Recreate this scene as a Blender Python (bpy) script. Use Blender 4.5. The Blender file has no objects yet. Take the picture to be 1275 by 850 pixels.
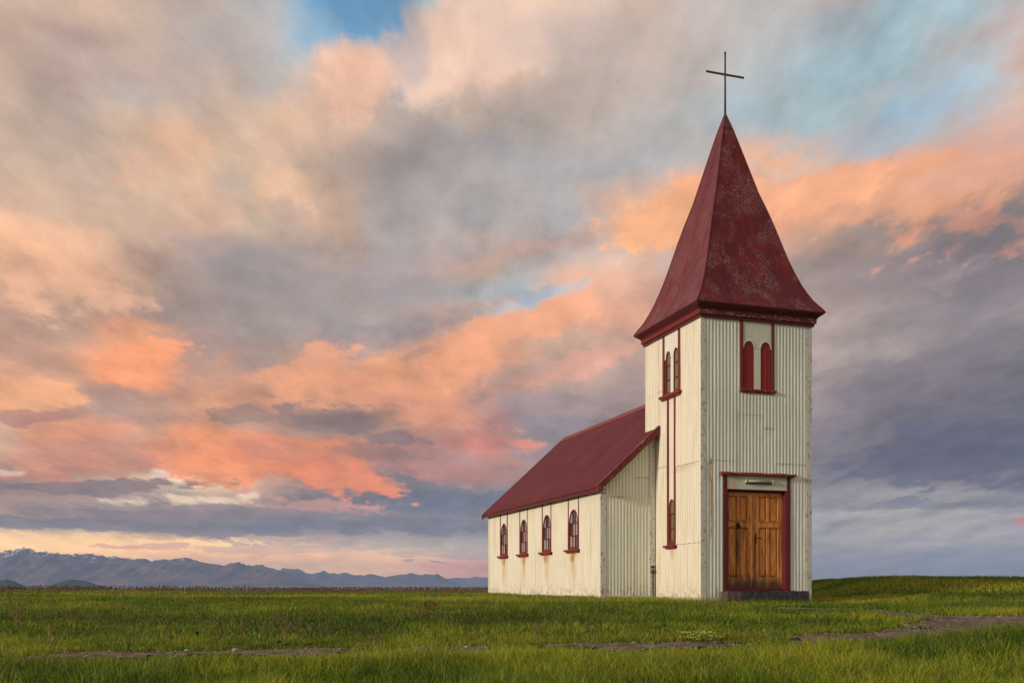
import bpy, bmesh, math, random
import numpy as np
from mathutils import Vector, Matrix

R = math.radians
scene = bpy.context.scene
COL = scene.collection
random.seed(7)
RNG = np.random.default_rng(7)

# ------------------------------------------------------------------ camera
EYE = 0.337                       # eye height above the church floor line
cam_data = bpy.data.cameras.new("camera")
cam = bpy.data.objects.new("camera", cam_data)
COL.objects.link(cam)
cam.location = (0, 0, EYE)
cam.rotation_euler = (R(90), 0, 0)
cam_data.sensor_width = 36
cam_data.lens = 1197 / 1275 * 36
cam_data.shift_y = (725.3 - 425) / 1275
cam_data.clip_start = 0.1
cam_data.clip_end = 80000
scene.camera = cam

# ------------------------------------------------------------------ exposure
scene.view_settings.view_transform = 'Standard'
scene.view_settings.look = 'None'
scene.view_settings.exposure = 0.0
scene.view_settings.gamma = 1.0
scene.cycles.use_denoising = True
scene.cycles.max_bounces = 6
scene.cycles.transparent_max_bounces = 8

# ------------------------------------------------------------------ node helper
def srgb(c):
    out = []
    for v in c[:3]:
        v = v / 255.0
        out.append(v / 12.92 if v <= 0.04045 else ((v + 0.055) / 1.055) ** 2.4)
    return (out[0], out[1], out[2], 1.0)

class NT:
    """small helper for writing node graphs"""
    def __init__(self, tree):
        self.t = tree
    def new(self, kind, **props):
        n = self.t.nodes.new(kind)
        for k, v in props.items():
            setattr(n, k, v)
        return n
    def put(self, sock, v):
        if v is None:
            return
        if hasattr(v, 'is_linked') or hasattr(v, 'links'):
            self.t.links.new(v, sock)
        else:
            if hasattr(sock.default_value, '__len__') and not hasattr(v, '__len__'):
                v = [v] * len(sock.default_value)
            if hasattr(sock.default_value, '__len__') and len(v) == 3 and len(sock.default_value) == 4:
                v = (*v, 1.0)
            sock.default_value = v
    def math(self, op, a, b=None, c=None, clamp=False):
        n = self.new('ShaderNodeMath', operation=op, use_clamp=clamp)
        self.put(n.inputs[0], a); self.put(n.inputs[1], b)
        if c is not None: self.put(n.inputs[2], c)
        return n.outputs[0]
    def vmath(self, op, a, b=None, c=None, scale=None):
        n = self.new('ShaderNodeVectorMath', operation=op)
        self.put(n.inputs[0], a); self.put(n.inputs[1], b)
        if c is not None: self.put(n.inputs[2], c)
        if scale is not None: self.put(n.inputs['Scale'], scale)
        return n.outputs['Value'] if op in ('DOT_PRODUCT', 'LENGTH', 'DISTANCE') else n.outputs['Vector']
    def comb(self, x, y, z=0.0):
        n = self.new('ShaderNodeCombineXYZ')
        self.put(n.inputs[0], x); self.put(n.inputs[1], y); self.put(n.inputs[2], z)
        return n.outputs[0]
    def sep(self, v):
        n = self.new('ShaderNodeSeparateXYZ'); self.put(n.inputs[0], v)
        return n.outputs
    def noise(self, v, scale, detail=4, rough=0.5, dist=0.0, lac=2.0, color=False):
        n = self.new('ShaderNodeTexNoise', noise_dimensions='3D')
        self.put(n.inputs['Vector'], v); n.inputs['Scale'].default_value = scale
        n.inputs['Detail'].default_value = detail; n.inputs['Roughness'].default_value = rough
        n.inputs['Distortion'].default_value = dist; n.inputs['Lacunarity'].default_value = lac
        return n.outputs['Color'] if color else n.outputs[0]
    def maprange(self, v, a, b, c=0.0, d=1.0, smooth=True):
        n = self.new('ShaderNodeMapRange', interpolation_type='SMOOTHSTEP' if smooth else 'LINEAR')
        self.put(n.inputs['Value'], v); self.put(n.inputs['From Min'], a); self.put(n.inputs['From Max'], b)
        self.put(n.inputs['To Min'], c); self.put(n.inputs['To Max'], d)
        return n.outputs['Result']
    def mix(self, f, a, b, blend='MIX'):
        n = self.new('ShaderNodeMix', data_type='RGBA', blend_type=blend, clamp_factor=True)
        self.put(n.inputs['Factor'], f)
        self.put(n.inputs[6], a); self.put(n.inputs[7], b)
        return n.outputs[2]
    def ramp(self, f, stops, interp='LINEAR'):
        n = self.new('ShaderNodeValToRGB')
        cr = n.color_ramp; cr.interpolation = interp
        while len(cr.elements) < len(stops):
            cr.elements.new(0.5)
        for e, (p, c) in zip(cr.elements, stops):
            e.position = p
            e.color = c if len(c) == 4 else (*c, 1)
        self.put(n.inputs[0], f)
        return n.outputs[0]

# ------------------------------------------------------------------ sun and sky
SUN_EL, SUN_AZ = 13.0, -118.0          # azimuth from +Y (view axis), clockwise seen from above
sun_dir = Vector((math.sin(R(SUN_AZ)) * math.cos(R(SUN_EL)), math.cos(R(SUN_AZ)) * math.cos(R(SUN_EL)), math.sin(R(SUN_EL))))
sd = bpy.data.lights.new("sun", 'SUN')
sd.energy = 2.9
sd.angle = R(7)
sd.color = (1.0, 0.88, 0.71)
sun = bpy.data.objects.new("sun", sd)
sun.rotation_euler = (-sun_dir).to_track_quat('-Z', 'Y').to_euler()
COL.objects.link(sun)

def soft(c):
    # measured colours pulled a little towards the mean cloud colour
    return tuple((v*0.84 + m*0.16)*q for v, m, q in zip(c, (180, 165, 156), (1.10, 1.095, 1.045)))

def build_sky():
    w = bpy.data.worlds.new("World")
    scene.world = w
    w.use_nodes = True
    t = w.node_tree
    for n in list(t.nodes):
        t.nodes.remove(n)
    g = NT(t)
    out = g.new('ShaderNodeOutputWorld')
    bg = g.new('ShaderNodeBackground')
    bgc = g.new('ShaderNodeBackground')
    mixs = g.new('ShaderNodeMixShader')
    sky = g.new('ShaderNodeTexSky', sky_type='NISHITA')
    sky.sun_disc = False
    sky.sun_elevation = R(SUN_EL)
    sky.sun_rotation = R(SUN_AZ)
    sky.altitude = 30
    sky.air_density = 1.0; sky.dust_density = 1.0; sky.ozone_density = 1.5
    d = g.new('ShaderNodeTexCoord').outputs['Generated']
    x, y, z = g.sep(d)
    az = g.math('ARCTAN2', x, y)
    el = g.math('ARCSINE', z)
    elp = g.math('MAXIMUM', el, 0.0)
    # fan-like cloud plane coordinates: features get flat and small towards the horizon
    den = g.math('ADD', g.math('MAXIMUM', z, 0.0), 0.17)
    cx = g.math('DIVIDE', x, den); cy = g.math('DIVIDE', g.math('MULTIPLY', y, 0.55), den)
    cp = g.comb(cx, cy, 0.0)
    # domain warp in direction space
    wn1 = g.noise(cp, 3.0, 7, 0.60, 0.0, color=True)
    wn2 = g.noise(g.vmath('ADD', cp, (7.3, 1.1, 4.0)), 0.55, 1, 0.5, color=True)
    w1 = g.sep(wn1); w2 = g.sep(wn2)
    hscale = g.maprange(elp, 0.0, 0.30, 0.22, 1.0)
    def warp(a, i, k1, k2):
        s = g.math('ADD', g.math('MULTIPLY', g.math('SUBTRACT', w1[i], 0.5), k1), g.math('MULTIPLY', g.math('SUBTRACT', w2[i], 0.5), k2))
        return s
    azw = g.math('ADD', az, warp(None, 0, 0.11, 0.03))
    elw = g.math('ADD', elp, g.math('MULTIPLY', warp(None, 1, 0.11, 0.03), hscale))
    # beyond the measured stretch the cloud pattern carries on, folded back and forth
    AZ = 0.52
    fold = g.new('ShaderNodeMath', operation='PINGPONG')
    g.put(fold.inputs[0], g.math('ADD', azw, AZ)); fold.inputs[1].default_value = 2 * AZ
    t01 = g.math('DIVIDE', fold.outputs[0], 2 * AZ)
    def E(py, px=400):
        return math.atan((725.3 - py) / 1197 * math.cos(math.atan((px - 637.5) / 1197)))
    def A(px):
        return (math.atan((px - 637.5) / 1197) + AZ) / (2 * AZ)
    rows = SKY_ROWS
    col = None; prev = None
    for py, stops in rows:
        st = [(A(px), srgb(soft(c))) for px, c in stops]
        c = g.ramp(t01, st, 'B_SPLINE' if False else 'EASE')
        if col is None:
            col = c
        else:
            m = g.maprange(elw, E(prev), E(py), 0, 1)
            col = g.mix(m, col, c)
        prev = py
    # single cloud banks, gaps and bars with their own ragged edges
    na = g.noise(cp, 5.2, 8, 0.60, 0.0)
    nE = na
    nF = g.noise(g.vmath('ADD', cp, (1.7, 2.9, 6.5)), 12.0, 6, 0.62, 0.0)
    wob = g.math('ADD', g.math('MULTIPLY', g.math('SUBTRACT', nE, 0.5), 2.3), g.math('MULTIPLY', g.math('SUBTRACT', nF, 0.5), 1.9))
    # rounded cauliflower puffs
    vor = g.new('ShaderNodeTexVoronoi', feature='SMOOTH_F1', normalize=True)
    g.put(vor.inputs['Vector'], g.vmath('ADD', cp, g.vmath('SCALE', g.vmath('SUBTRACT', wn1, (0.5, 0.5, 0.5)), None, scale=0.45)))
    vor.inputs['Scale'].default_value = 4.2; vor.inputs['Detail'].default_value = 2.0; vor.inputs['Roughness'].default_value = 0.55
    vor.inputs['Smoothness'].default_value = 0.55
    puff = g.math('SUBTRACT', VOR0, vor.outputs['Distance'])
    wob = g.math('ADD', wob, g.math('MULTIPLY', puff, 2.2))
    wa = g.math('ADD', az, g.math('MULTIPLY', g.math('SUBTRACT', w1[0], 0.5), 0.06))
    we = g.math('ADD', el, g.math('MULTIPLY', g.math('MULTIPLY', g.math('SUBTRACT', w1[1], 0.5), 0.06), hscale))
    PF = g.comb(wa, we, 0.0)
    for px, py, rx, ry, rot, c, a, soft_ in SKY_BANKS:
        c0 = (math.atan((px - 637.5) / 1197), E(py, px), 0)
        v = g.vmath('SUBTRACT', PF, c0)
        if rot:
            ca, sa = math.cos(R(rot)), math.sin(R(rot))
            v = g.comb(g.vmath('DOT_PRODUCT', v, (ca, sa, 0)), g.vmath('DOT_PRODUCT', v, (-sa, ca, 0)), 0.0)
        v = g.vmath('MULTIPLY', v, (1197 / rx, 1197 / ry, 0))
        f = g.math('ADD', g.math('SUBTRACT', 1.0, g.vmath('LENGTH', v)), wob)
        col = g.mix(g.maprange(f, 0.0, soft_*.7, 0.0, a), col, srgb((c[0]*.99+4, c[1]*.98+7, c[2]*.97+8) if c[0]-c[2] > 90 else (c[0]*.97+10, c[1]*.97+10, c[2]*.97+9)))
    # high sky outside the frame: the same grey-mauve broken cloud
    # relief of the cloud sheet, lit from the lower left
    nb = g.noise(g.vmath('ADD', cp, (0.07, 0.05, 0.0)), 5.2, 8, 0.60, 0.0)
    rel = g.math('SUBTRACT', na, nb)
    fine = nF
    k = g.math('ADD', g.math('MULTIPLY', rel, RELIEF), g.math('MULTIPLY', g.math('SUBTRACT', fine, 0.5), FINE))
    k = g.math('ADD', k, g.math('MULTIPLY', g.math('SUBTRACT', na, 0.5), BROAD))
    k = g.math('ADD', k, g.maprange(g.math('ADD', nb, g.math('MULTIPLY', g.math('SUBTRACT', fine, 0.5), 0.25)), 0.47, 0.56, -PUFF, PUFF))
    k = g.math('ADD', k, g.math('MULTIPLY_ADD', puff, 0.42, 0.035))
    lum = g.math('ADD', g.maprange(el, E(655), E(690), 1.0, g.maprange(az, .16, -.16, 1.06, 1.80)), k)
    glow = g.math('MULTIPLY', g.maprange(el, E(655), E(690), 0, 1), g.maprange(az, .16, -.16, 0, 1))
    col = g.vmath('MULTIPLY', col, g.comb(g.math('MULTIPLY_ADD', glow, .16, 1.0), g.math('MULTIPLY_ADD', glow, .04, 1.0), g.math('MULTIPLY_ADD', glow, -.27, 1.0)))
    colm = g.vmath('MULTIPLY', col, g.comb(lum, g.math('MULTIPLY_ADD', k, -0.05, lum), g.math('MULTIPLY_ADD', k, -0.12, lum)))
    # clear blue shows through where the cloud is thin: two measured openings plus noise
    P = g.comb(azw, elw, 0.0)
    blue = None
    for px, py, rx, ry, a in BLUE:
        c0 = (math.atan((px - 637.5) / 1197), E(py, px), 0)
        v = g.vmath('MULTIPLY', g.vmath('SUBTRACT', P, c0), (1197 / rx, 1197 / ry, 0))
        b = g.maprange(g.vmath('LENGTH', v), 1.0, 0.25, 0.0, a)
        blue = b if blue is None else g.math('ADD', blue, b)
    bm = g.maprange(g.math('ADD', blue, g.math('MULTIPLY', g.math('SUBTRACT', na, 0.5), 0.9)), 0.25, 0.85)
    hole = g.math('MULTIPLY', bm, g.math('MINIMUM', g.math('MULTIPLY', blue, 4.0), 1.0))
    g.put(bg.inputs['Color'], sky.outputs[0]); bg.inputs['Strength'].default_value = 0.15
    g.put(bgc.inputs['Color'], colm); bgc.inputs['Strength'].default_value = 1.04
    cover = g.math('SUBTRACT', 1.0, g.math('MULTIPLY', hole, 0.35))
    g.put(mixs.inputs[0], cover)
    t.links.new(bg.outputs[0], mixs.inputs[1]); t.links.new(bgc.outputs[0], mixs.inputs[2])
    t.links.new(mixs.outputs[0], out.inputs['Surface'])
    w.cycles.sampling_method = 'MANUAL'
    w.cycles.sample_map_resolution = 512

RELIEF, FINE, BROAD, PUFF = 1.1, 0.28, 0.10, 0.035
VOR0 = 0.30
SKY_BANKS = [
 # blue openings
 (455,12,80,42,0,(102,158,200),.95,.7), (492,92,26,34,10,(140,165,185),.6,1.0), (400,40,30,22,0,(130,165,190),.6,.8), (655,380,66,13,14,(168,190,204),.7,1.1),
 (1085,165,160,36,14,(158,186,202),.6,1.2), (1160,95,100,30,20,(156,186,205),.5,1.2), (960,150,90,50,0,(150,170,186),.5,1.2), (860,330,50,30,0,(165,170,178),.4,1.0),
 (1200,330,150,40,0,(120,110,116),.7,.9), (520,330,150,45,12,(150,142,150),.6,1.0), (330,330,120,45,-20,(146,134,138),.6,1.0),
 # dark underparts
 (1210,565,190,62,0,(84,84,104),.85,1.0), (1120,470,170,40,-8,(112,104,116),.6,1.0), (1060,340,110,40,-10,(146,128,128),.6,1.0), (470,420,190,26,14,(140,132,138),.6,.9), (250,400,90,40,0,(144,128,126),.6,1.0),
 (690,540,150,40,0,(134,126,136),.6,1.0), (560,622,170,17,0,(104,107,124),.85,.7), (460,560,80,18,0,(126,104,104),.6,.8),
 # peach puffs
 (590,70,125,62,10,(226,190,170),.85,.9), (438,112,44,46,0,(228,180,154),.8,.7), (700,50,110,40,0,(192,172,166),.5,1.0), (190,202,70,20,12,(218,174,148),.75,.8),
 (362,238,48,17,-30,(228,184,154),.8,.8), (268,252,60,26,8,(216,174,150),.65,.9), (60,350,110,36,-8,(230,174,138),.75,.9), (600,318,90,13,14,(198,158,144),.7,.8), (700,300,60,14,18,(196,158,146),.6,.8),
 (140,80,160,24,0,(188,162,152),.6,.9),
 # orange lit banks
 (1080,252,240,52,-4,(224,160,124),.85,.8), (850,262,88,36,6,(244,174,128),.95,.45), (1010,238,100,30,8,(240,168,128),.85,.6), (1200,285,110,24,-6,(210,142,116),.7,.8), (1235,170,80,18,0,(186,162,158),.6,.9), (1230,215,90,26,0,(212,158,138),.6,.9),
 (640,415,95,24,12,(236,164,126),.9,.55), (735,452,80,18,14,(218,156,136),.75,.7), (700,495,90,14,6,(150,134,138),.6,.9), (640,470,60,12,10,(172,142,136),.6,.8), (765,392,60,15,25,(228,168,140),.8,.7), (480,470,170,40,14,(228,154,114),.8,.8), (380,455,70,26,24,(230,156,116),.8,.6),
 (550,520,130,24,-10,(214,144,112),.7,.8), (165,455,62,20,20,(244,154,106),.9,.7), (35,494,62,15,12,(236,166,120),.9,.55), (40,520,50,11,8,(176,124,108),.8,.6),
 (75,582,105,17,6,(205,134,108),.8,.6), (285,582,85,30,6,(244,146,96),.95,.6), (415,592,90,27,-8,(238,136,92),.95,.65), (355,560,70,20,0,(196,126,100),.6,.8), (590,548,60,16,0,(212,130,112),.8,.8), (560,590,120,14,-4,(178,122,112),.7,.8), (390,628,90,13,-6,(205,148,136),.8,.7),
 (420,518,80,17,4,(134,110,106),.9,.7), (520,440,40,10,12,(176,138,124),.6,.7), (330,530,110,12,-8,(180,138,120),.6,.8), (290,515,60,11,4,(146,118,108),.75,.7), (500,545,60,12,-6,(124,104,106),.8,.7),
 # bars and pale gaps low down
 (90,606,150,10,3,(132,110,110),.9,.6), (250,624,120,7,2,(246,216,180),.9,1.3), (186,588,15,7,0,(226,212,198),.7,1.2), (8,585,20,6,0,(236,206,184),.7,1.2), (120,632,70,4,0,(226,190,160),.7,1.0), (230,640,240,10,0,(140,122,126),.85,.6),
 (150,655,300,10,-1,(126,115,122),.9,.5), (480,655,230,12,0,(116,112,126),.8,.7), (60,684,300,17,0,(254,206,150),1.0,.4), (300,695,170,13,0,(240,180,142),.9,.6), (170,679,60,3.5,0,(205,150,128),.8,.5), (330,683,120,5,0,(196,158,148),.8,.5),
 (455,710,150,8,0,(250,190,146),.95,.5), (560,690,120,7,0,(178,156,152),.8,.6), (585,708,60,10,0,(242,156,130),.9,.6), (512,699,14,3,0,(130,118,124),.6,.6), (545,701,18,2,0,(130,118,124),.6,.6), (480,676,160,8,0,(160,146,148),.7,.6),
 (1120,648,150,9,0,(172,164,166),.8,.6), (1230,668,120,7,0,(172,162,170),.7,.6), (1120,690,260,8,0,(156,150,160),.6,.6), (1180,628,130,8,0,(122,120,136),.7,.6), (1269,647,10,5,0,(225,140,130),.8,.5),
]
BLUE = [(455, 10, 110, 70, 1.0), (500, 90, 50, 60, 0.6), (655, 380, 60, 18, 0.9), (1120, 150, 180, 70, 0.55), (890, 50, 60, 30, 0.0)]
SKY_ROWS = [
 (722, [(0,(245,195,150)),(200,(240,185,150)),(380,(225,170,150)),(480,(238,170,140)),(560,(240,150,125)),(620,(235,140,125)),(760,(190,145,140)),(1000,(150,140,152)),(1275,(150,148,160))]),
 (700, [(0,(250,208,155)),(160,(250,200,150)),(260,(238,178,140)),(380,(225,170,145)),(460,(245,185,148)),(540,(240,175,145)),(610,(235,150,132)),(760,(185,145,140)),(1000,(162,152,158)),(1275,(155,150,162))]),
 (680, [(0,(252,205,150)),(100,(248,200,150)),(200,(225,175,140)),(300,(190,155,145)),(400,(200,160,148)),(500,(175,155,150)),(620,(150,142,148)),(760,(140,135,148)),(1000,(152,148,158)),(1150,(165,160,166)),(1275,(158,154,164))]),
 (655, [(0,(185,145,130)),(60,(140,122,125)),(200,(130,118,122)),(330,(122,115,125)),(450,(135,125,132)),(560,(125,122,135)),(700,(120,118,132)),(1000,(150,146,156)),(1100,(170,162,162)),(1200,(162,156,162)),(1275,(148,146,158))]),
 (628, [(0,(150,122,118)),(80,(160,128,120)),(190,(150,130,128)),(300,(185,145,130)),(400,(120,110,118)),(500,(105,106,122)),(620,(112,112,128)),(740,(120,115,128)),(1000,(130,126,140)),(1120,(150,146,155)),(1275,(128,126,142))]),
 (603, [(0,(150,118,112)),(80,(175,140,125)),(150,(205,170,145)),(210,(240,212,180)),(280,(245,210,170)),(340,(200,150,130)),(400,(140,115,118)),(500,(105,102,116)),(620,(130,118,128)),(740,(120,112,124)),(1000,(112,108,124)),(1130,(125,120,132)),(1275,(108,106,124))]),
 (580, [(0,(195,150,130)),(60,(205,135,110)),(150,(190,130,110)),(220,(225,135,95)),(280,(240,138,92)),(350,(205,128,100)),(430,(220,128,90)),(500,(140,108,110)),(580,(170,120,115)),(700,(150,120,122)),(780,(120,108,120)),(1000,(110,104,120)),(1130,(98,94,112)),(1275,(92,90,110))]),
 (555, [(0,(200,160,140)),(50,(215,140,105)),(130,(205,130,100)),(190,(205,150,125)),(250,(235,140,92)),(310,(225,135,95)),(380,(230,130,85)),(440,(205,120,88)),(520,(165,115,108)),(600,(190,122,112)),(690,(140,116,122)),(780,(120,108,120)),(1000,(115,107,122)),(1150,(90,87,106)),(1275,(84,84,104))]),
 (525, [(0,(230,165,125)),(50,(205,145,120)),(130,(165,130,122)),(200,(180,135,120)),(270,(215,140,105)),(330,(150,118,108)),(400,(140,112,105)),(470,(160,118,105)),(540,(195,130,110)),(590,(185,125,120)),(680,(135,124,134)),(780,(128,115,126)),(1000,(128,117,128)),(1150,(92,88,106)),(1275,(86,85,104))]),
 (500, [(0,(215,150,115)),(50,(225,155,118)),(110,(170,130,118)),(180,(175,130,115)),(250,(205,140,110)),(320,(185,128,104)),(390,(140,112,102)),(450,(150,115,105)),(530,(215,140,105)),(600,(170,125,118)),(700,(150,130,135)),(780,(140,120,125)),(1000,(140,126,134)),(1130,(105,98,112)),(1275,(92,90,106))]),
 (470, [(0,(175,130,115)),(60,(185,138,118)),(130,(225,145,105)),(180,(235,145,98)),(240,(180,135,120)),(320,(200,142,115)),(380,(225,148,108)),(460,(222,145,105)),(540,(228,150,112)),(620,(200,140,115)),(700,(175,142,132)),(790,(165,140,138)),(1000,(155,140,144)),(1100,(140,128,136)),(1200,(100,95,110)),(1275,(105,100,114))]),
 (435, [(0,(165,128,115)),(80,(165,130,118)),(140,(215,145,112)),(190,(225,148,108)),(250,(170,130,118)),(320,(155,130,126)),(390,(195,145,125)),(460,(220,150,115)),(540,(205,145,118)),(620,(222,150,115)),(700,(190,150,134)),(790,(185,148,136)),(1000,(165,148,150)),(1100,(150,138,144)),(1200,(122,115,126)),(1275,(118,112,124))]),
 (400, [(0,(205,155,130)),(90,(175,138,122)),(170,(160,130,120)),(250,(148,128,125)),(330,(142,130,132)),(420,(145,134,140)),(500,(160,140,142)),(570,(195,155,142)),(640,(235,158,120)),(720,(225,155,125)),(790,(220,158,135)),(1000,(155,138,140)),(1100,(135,124,132)),(1200,(120,114,126)),(1275,(128,122,132))]),
 (360, [(0,(228,172,140)),(80,(215,162,132)),(160,(175,140,122)),(240,(150,132,128)),(320,(148,136,138)),(420,(152,140,144)),(500,(155,142,146)),(570,(150,148,156)),(640,(165,175,188)),(720,(215,160,138)),(790,(205,158,142)),(1000,(150,132,132)),(1100,(128,115,122)),(1200,(110,104,116)),(1275,(108,103,116))]),
 (320, [(0,(228,175,145)),(80,(215,165,138)),(160,(170,138,125)),(240,(150,130,128)),(300,(146,136,140)),(380,(162,146,145)),(460,(165,145,145)),(540,(195,160,145)),(600,(185,155,145)),(680,(160,152,158)),(760,(195,165,155)),(850,(205,155,135)),(980,(190,145,125)),(1080,(150,128,126)),(1180,(115,107,115)),(1275,(112,105,114))]),
 (280, [(0,(190,158,142)),(90,(192,160,144)),(180,(188,156,140)),(260,(200,162,142)),(330,(175,152,142)),(410,(190,155,142)),(470,(152,145,152)),(560,(165,150,150)),(640,(168,152,152)),(720,(158,155,165)),(800,(235,160,115)),(860,(235,155,110)),(980,(205,145,118)),(1070,(175,140,130)),(1160,(200,140,112)),(1230,(180,132,115)),(1275,(165,128,118))]),
 (240, [(0,(180,155,142)),(90,(188,162,150)),(180,(195,165,148)),(250,(215,172,148)),(300,(180,160,150)),(350,(222,178,150)),(410,(190,158,142)),(480,(146,138,145)),(560,(148,143,152)),(640,(155,150,158)),(720,(158,156,166)),(790,(215,165,140)),(850,(240,165,120)),(950,(238,168,125)),(1040,(225,158,122)),(1120,(218,150,118)),(1200,(222,150,115)),(1275,(205,150,128))]),
 (200, [(0,(180,155,145)),(90,(180,158,152)),(150,(195,165,150)),(220,(225,175,145)),(290,(200,168,150)),(360,(198,165,148)),(430,(165,145,140)),(500,(148,138,142)),(570,(148,142,150)),(640,(150,146,156)),(720,(152,150,160)),(800,(155,155,165)),(880,(165,162,168)),(960,(235,172,135)),(1050,(225,172,145)),(1130,(185,168,165)),(1200,(195,160,150)),(1275,(200,158,145))]),
 (150, [(0,(182,156,145)),(70,(168,145,142)),(150,(172,160,162)),(230,(185,165,158)),(300,(190,162,150)),(370,(205,168,148)),(430,(190,158,145)),(500,(165,152,150)),(570,(172,152,146)),(640,(162,148,148)),(720,(165,152,152)),(800,(158,155,162)),(880,(155,162,172)),(960,(155,175,190)),(1050,(160,185,202)),(1130,(165,168,178)),(1200,(175,158,158)),(1275,(185,158,155))]),
 (100, [(0,(178,150,142)),(70,(165,140,140)),(150,(185,160,152)),(220,(170,155,155)),(290,(175,156,152)),(350,(165,160,165)),(400,(195,162,150)),(450,(225,178,155)),(500,(180,165,165)),(550,(220,182,165)),(620,(205,170,158)),(700,(175,158,156)),(800,(170,158,160)),(880,(168,160,165)),(960,(155,165,178)),(1050,(150,180,202)),(1130,(155,188,210)),(1200,(170,165,172)),(1275,(185,162,162))]),
 (50, [(0,(192,165,155)),(100,(200,170,155)),(180,(180,158,150)),(250,(168,158,162)),(320,(172,162,165)),(370,(140,160,182)),(420,(125,160,190)),(470,(195,180,178)),(530,(222,185,168)),(620,(220,185,170)),(700,(190,172,168)),(800,(185,168,165)),(880,(172,162,166)),(960,(162,165,175)),(1050,(150,165,182)),(1130,(150,178,200)),(1200,(155,185,208)),(1275,(165,165,178))]),
 (0, [(0,(195,170,162)),(100,(195,168,158)),(180,(178,158,150)),(250,(170,155,152)),(330,(155,155,165)),(390,(120,160,195)),(450,(105,158,200)),(520,(120,160,190)),(580,(185,172,172)),(640,(225,190,175)),(720,(200,175,168)),(800,(195,172,165)),(880,(170,162,168)),(960,(168,165,172)),(1050,(168,160,168)),(1130,(160,168,180)),(1275,(160,172,188))]),
 (-120, [(0,(180,160,156)),(250,(165,156,160)),(450,(150,160,176)),(640,(175,165,166)),(900,(165,162,170)),(1275,(160,165,178))]),
]
build_sky()
# === TERRAIN
# ------------------------------------------------------------------ mesh / object helpers
def mesh_obj(name, verts, faces, mat, parent=None, smooth=False, **props):
    me = bpy.data.meshes.new(name)
    me.from_pydata([tuple(v) for v in verts], [], faces)
    me.materials.append(mat)
    if smooth:
        me.polygons.foreach_set('use_smooth', [True] * len(me.polygons))
    me.update()
    o = bpy.data.objects.new(name, me)
    COL.objects.link(o)
    if parent: o.parent = parent
    for k, v in props.items(): o[k] = v
    return o

class MB:
    """collects simple shapes into one mesh"""
    def __init__(self): self.v = []; self.f = []
    def add(self, verts, faces):
        n = len(self.v); self.v += [tuple(p) for p in verts]; self.f += [tuple(i + n for i in f) for f in faces]
    def box(self, x0, x1, y0, y1, z0, z1, bev=0.0):
        if bev <= 0:
            v = [(x, y, z) for x in (x0, x1) for y in (y0, y1) for z in (z0, z1)]
            self.add(v, [(0,1,3,2),(4,6,7,5),(0,4,5,1),(2,3,7,6),(0,2,6,4),(1,5,7,3)]); return
        bm = bmesh.new(); bmesh.ops.create_cube(bm, size=1)
        for q in bm.verts: q.co = ((x0+x1)/2+q.co.x*(x1-x0), (y0+y1)/2+q.co.y*(y1-y0), (z0+z1)/2+q.co.z*(z1-z0))
        bmesh.ops.bevel(bm, geom=bm.edges[:], offset=bev, segments=1, affect='EDGES')
        self.bm(bm)
    def bm(self, bm):
        bm.verts.ensure_lookup_table(); bm.verts.index_update()
        self.add([v.co[:] for v in bm.verts], [[v.index for v in f.verts] for f in bm.faces]); bm.free()
    def tube(self, pts, r, seg=8):
        pts = [Vector(p) for p in pts]; rings = []
        for i, p in enumerate(pts):
            d = (pts[min(i+1, len(pts)-1)] - pts[max(i-1, 0)]).normalized()
            a = d.orthogonal().normalized() if abs(d.z) < .9 else Vector((1,0,0)); a = (a - d*a.dot(d)).normalized(); b = d.cross(a)
            rr = r[i] if hasattr(r, '__len__') else r
            rings.append([p + (a*math.cos(t*2*math.pi/seg) + b*math.sin(t*2*math.pi/seg))*rr for t in range(seg)])
        v = [q for ring in rings for q in ring]; f = []
        for i in range(len(rings)-1):
            for t in range(seg):
                f.append((i*seg+t, i*seg+(t+1)%seg, (i+1)*seg+(t+1)%seg, (i+1)*seg+t))
        f.append(tuple(reversed(range(seg)))); f.append(tuple((len(rings)-1)*seg+t for t in range(seg)))
        self.add(v, f)
    def build(self, name, mat, parent=None, smooth=False, **props):
        return mesh_obj(name, self.v, self.f, mat, parent, smooth, **props)

def empty(name, loc=(0,0,0), rz=0.0, parent=None, **props):
    o = bpy.data.objects.new(name, None); COL.objects.link(o); o.location = loc; o.rotation_euler.z = rz
    if parent: o.parent = parent
    for k, v in props.items(): o[k] = v
    return o

# ------------------------------------------------------------------ numpy value noise
def _hash(ix, iy, s):
    h = (ix.astype(np.int64) * 374761393 + iy.astype(np.int64) * 668265263 + s * 974711) & 0x7fffffff
    h = ((h ^ (h >> 13)) * 1274126177) & 0x7fffffff
    return ((h ^ (h >> 16)) & 0xffff) / 65535.0
def vnoise(x, y, s=0):
    ix = np.floor(x); iy = np.floor(y); fx = x - ix; fy = y - iy
    fx = fx*fx*(3-2*fx); fy = fy*fy*(3-2*fy)
    a = _hash(ix, iy, s); b = _hash(ix+1, iy, s); c = _hash(ix, iy+1, s); d = _hash(ix+1, iy+1, s)
    return (a*(1-fx)+b*fx)*(1-fy) + (c*(1-fx)+d*fx)*fy
def fbm(x, y, s=0, o=4, g=0.5):
    t = 0; a = 1; n = 0
    for i in range(o):
        t = t + a*vnoise(x*2**i+17.3*i, y*2**i-9.1*i, s+i); n += a; a *= g
    return t/n
def sstep(a, b, x):
    t = np.clip((x-a)/(b-a), 0, 1); return t*t*(3-2*t)

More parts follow.
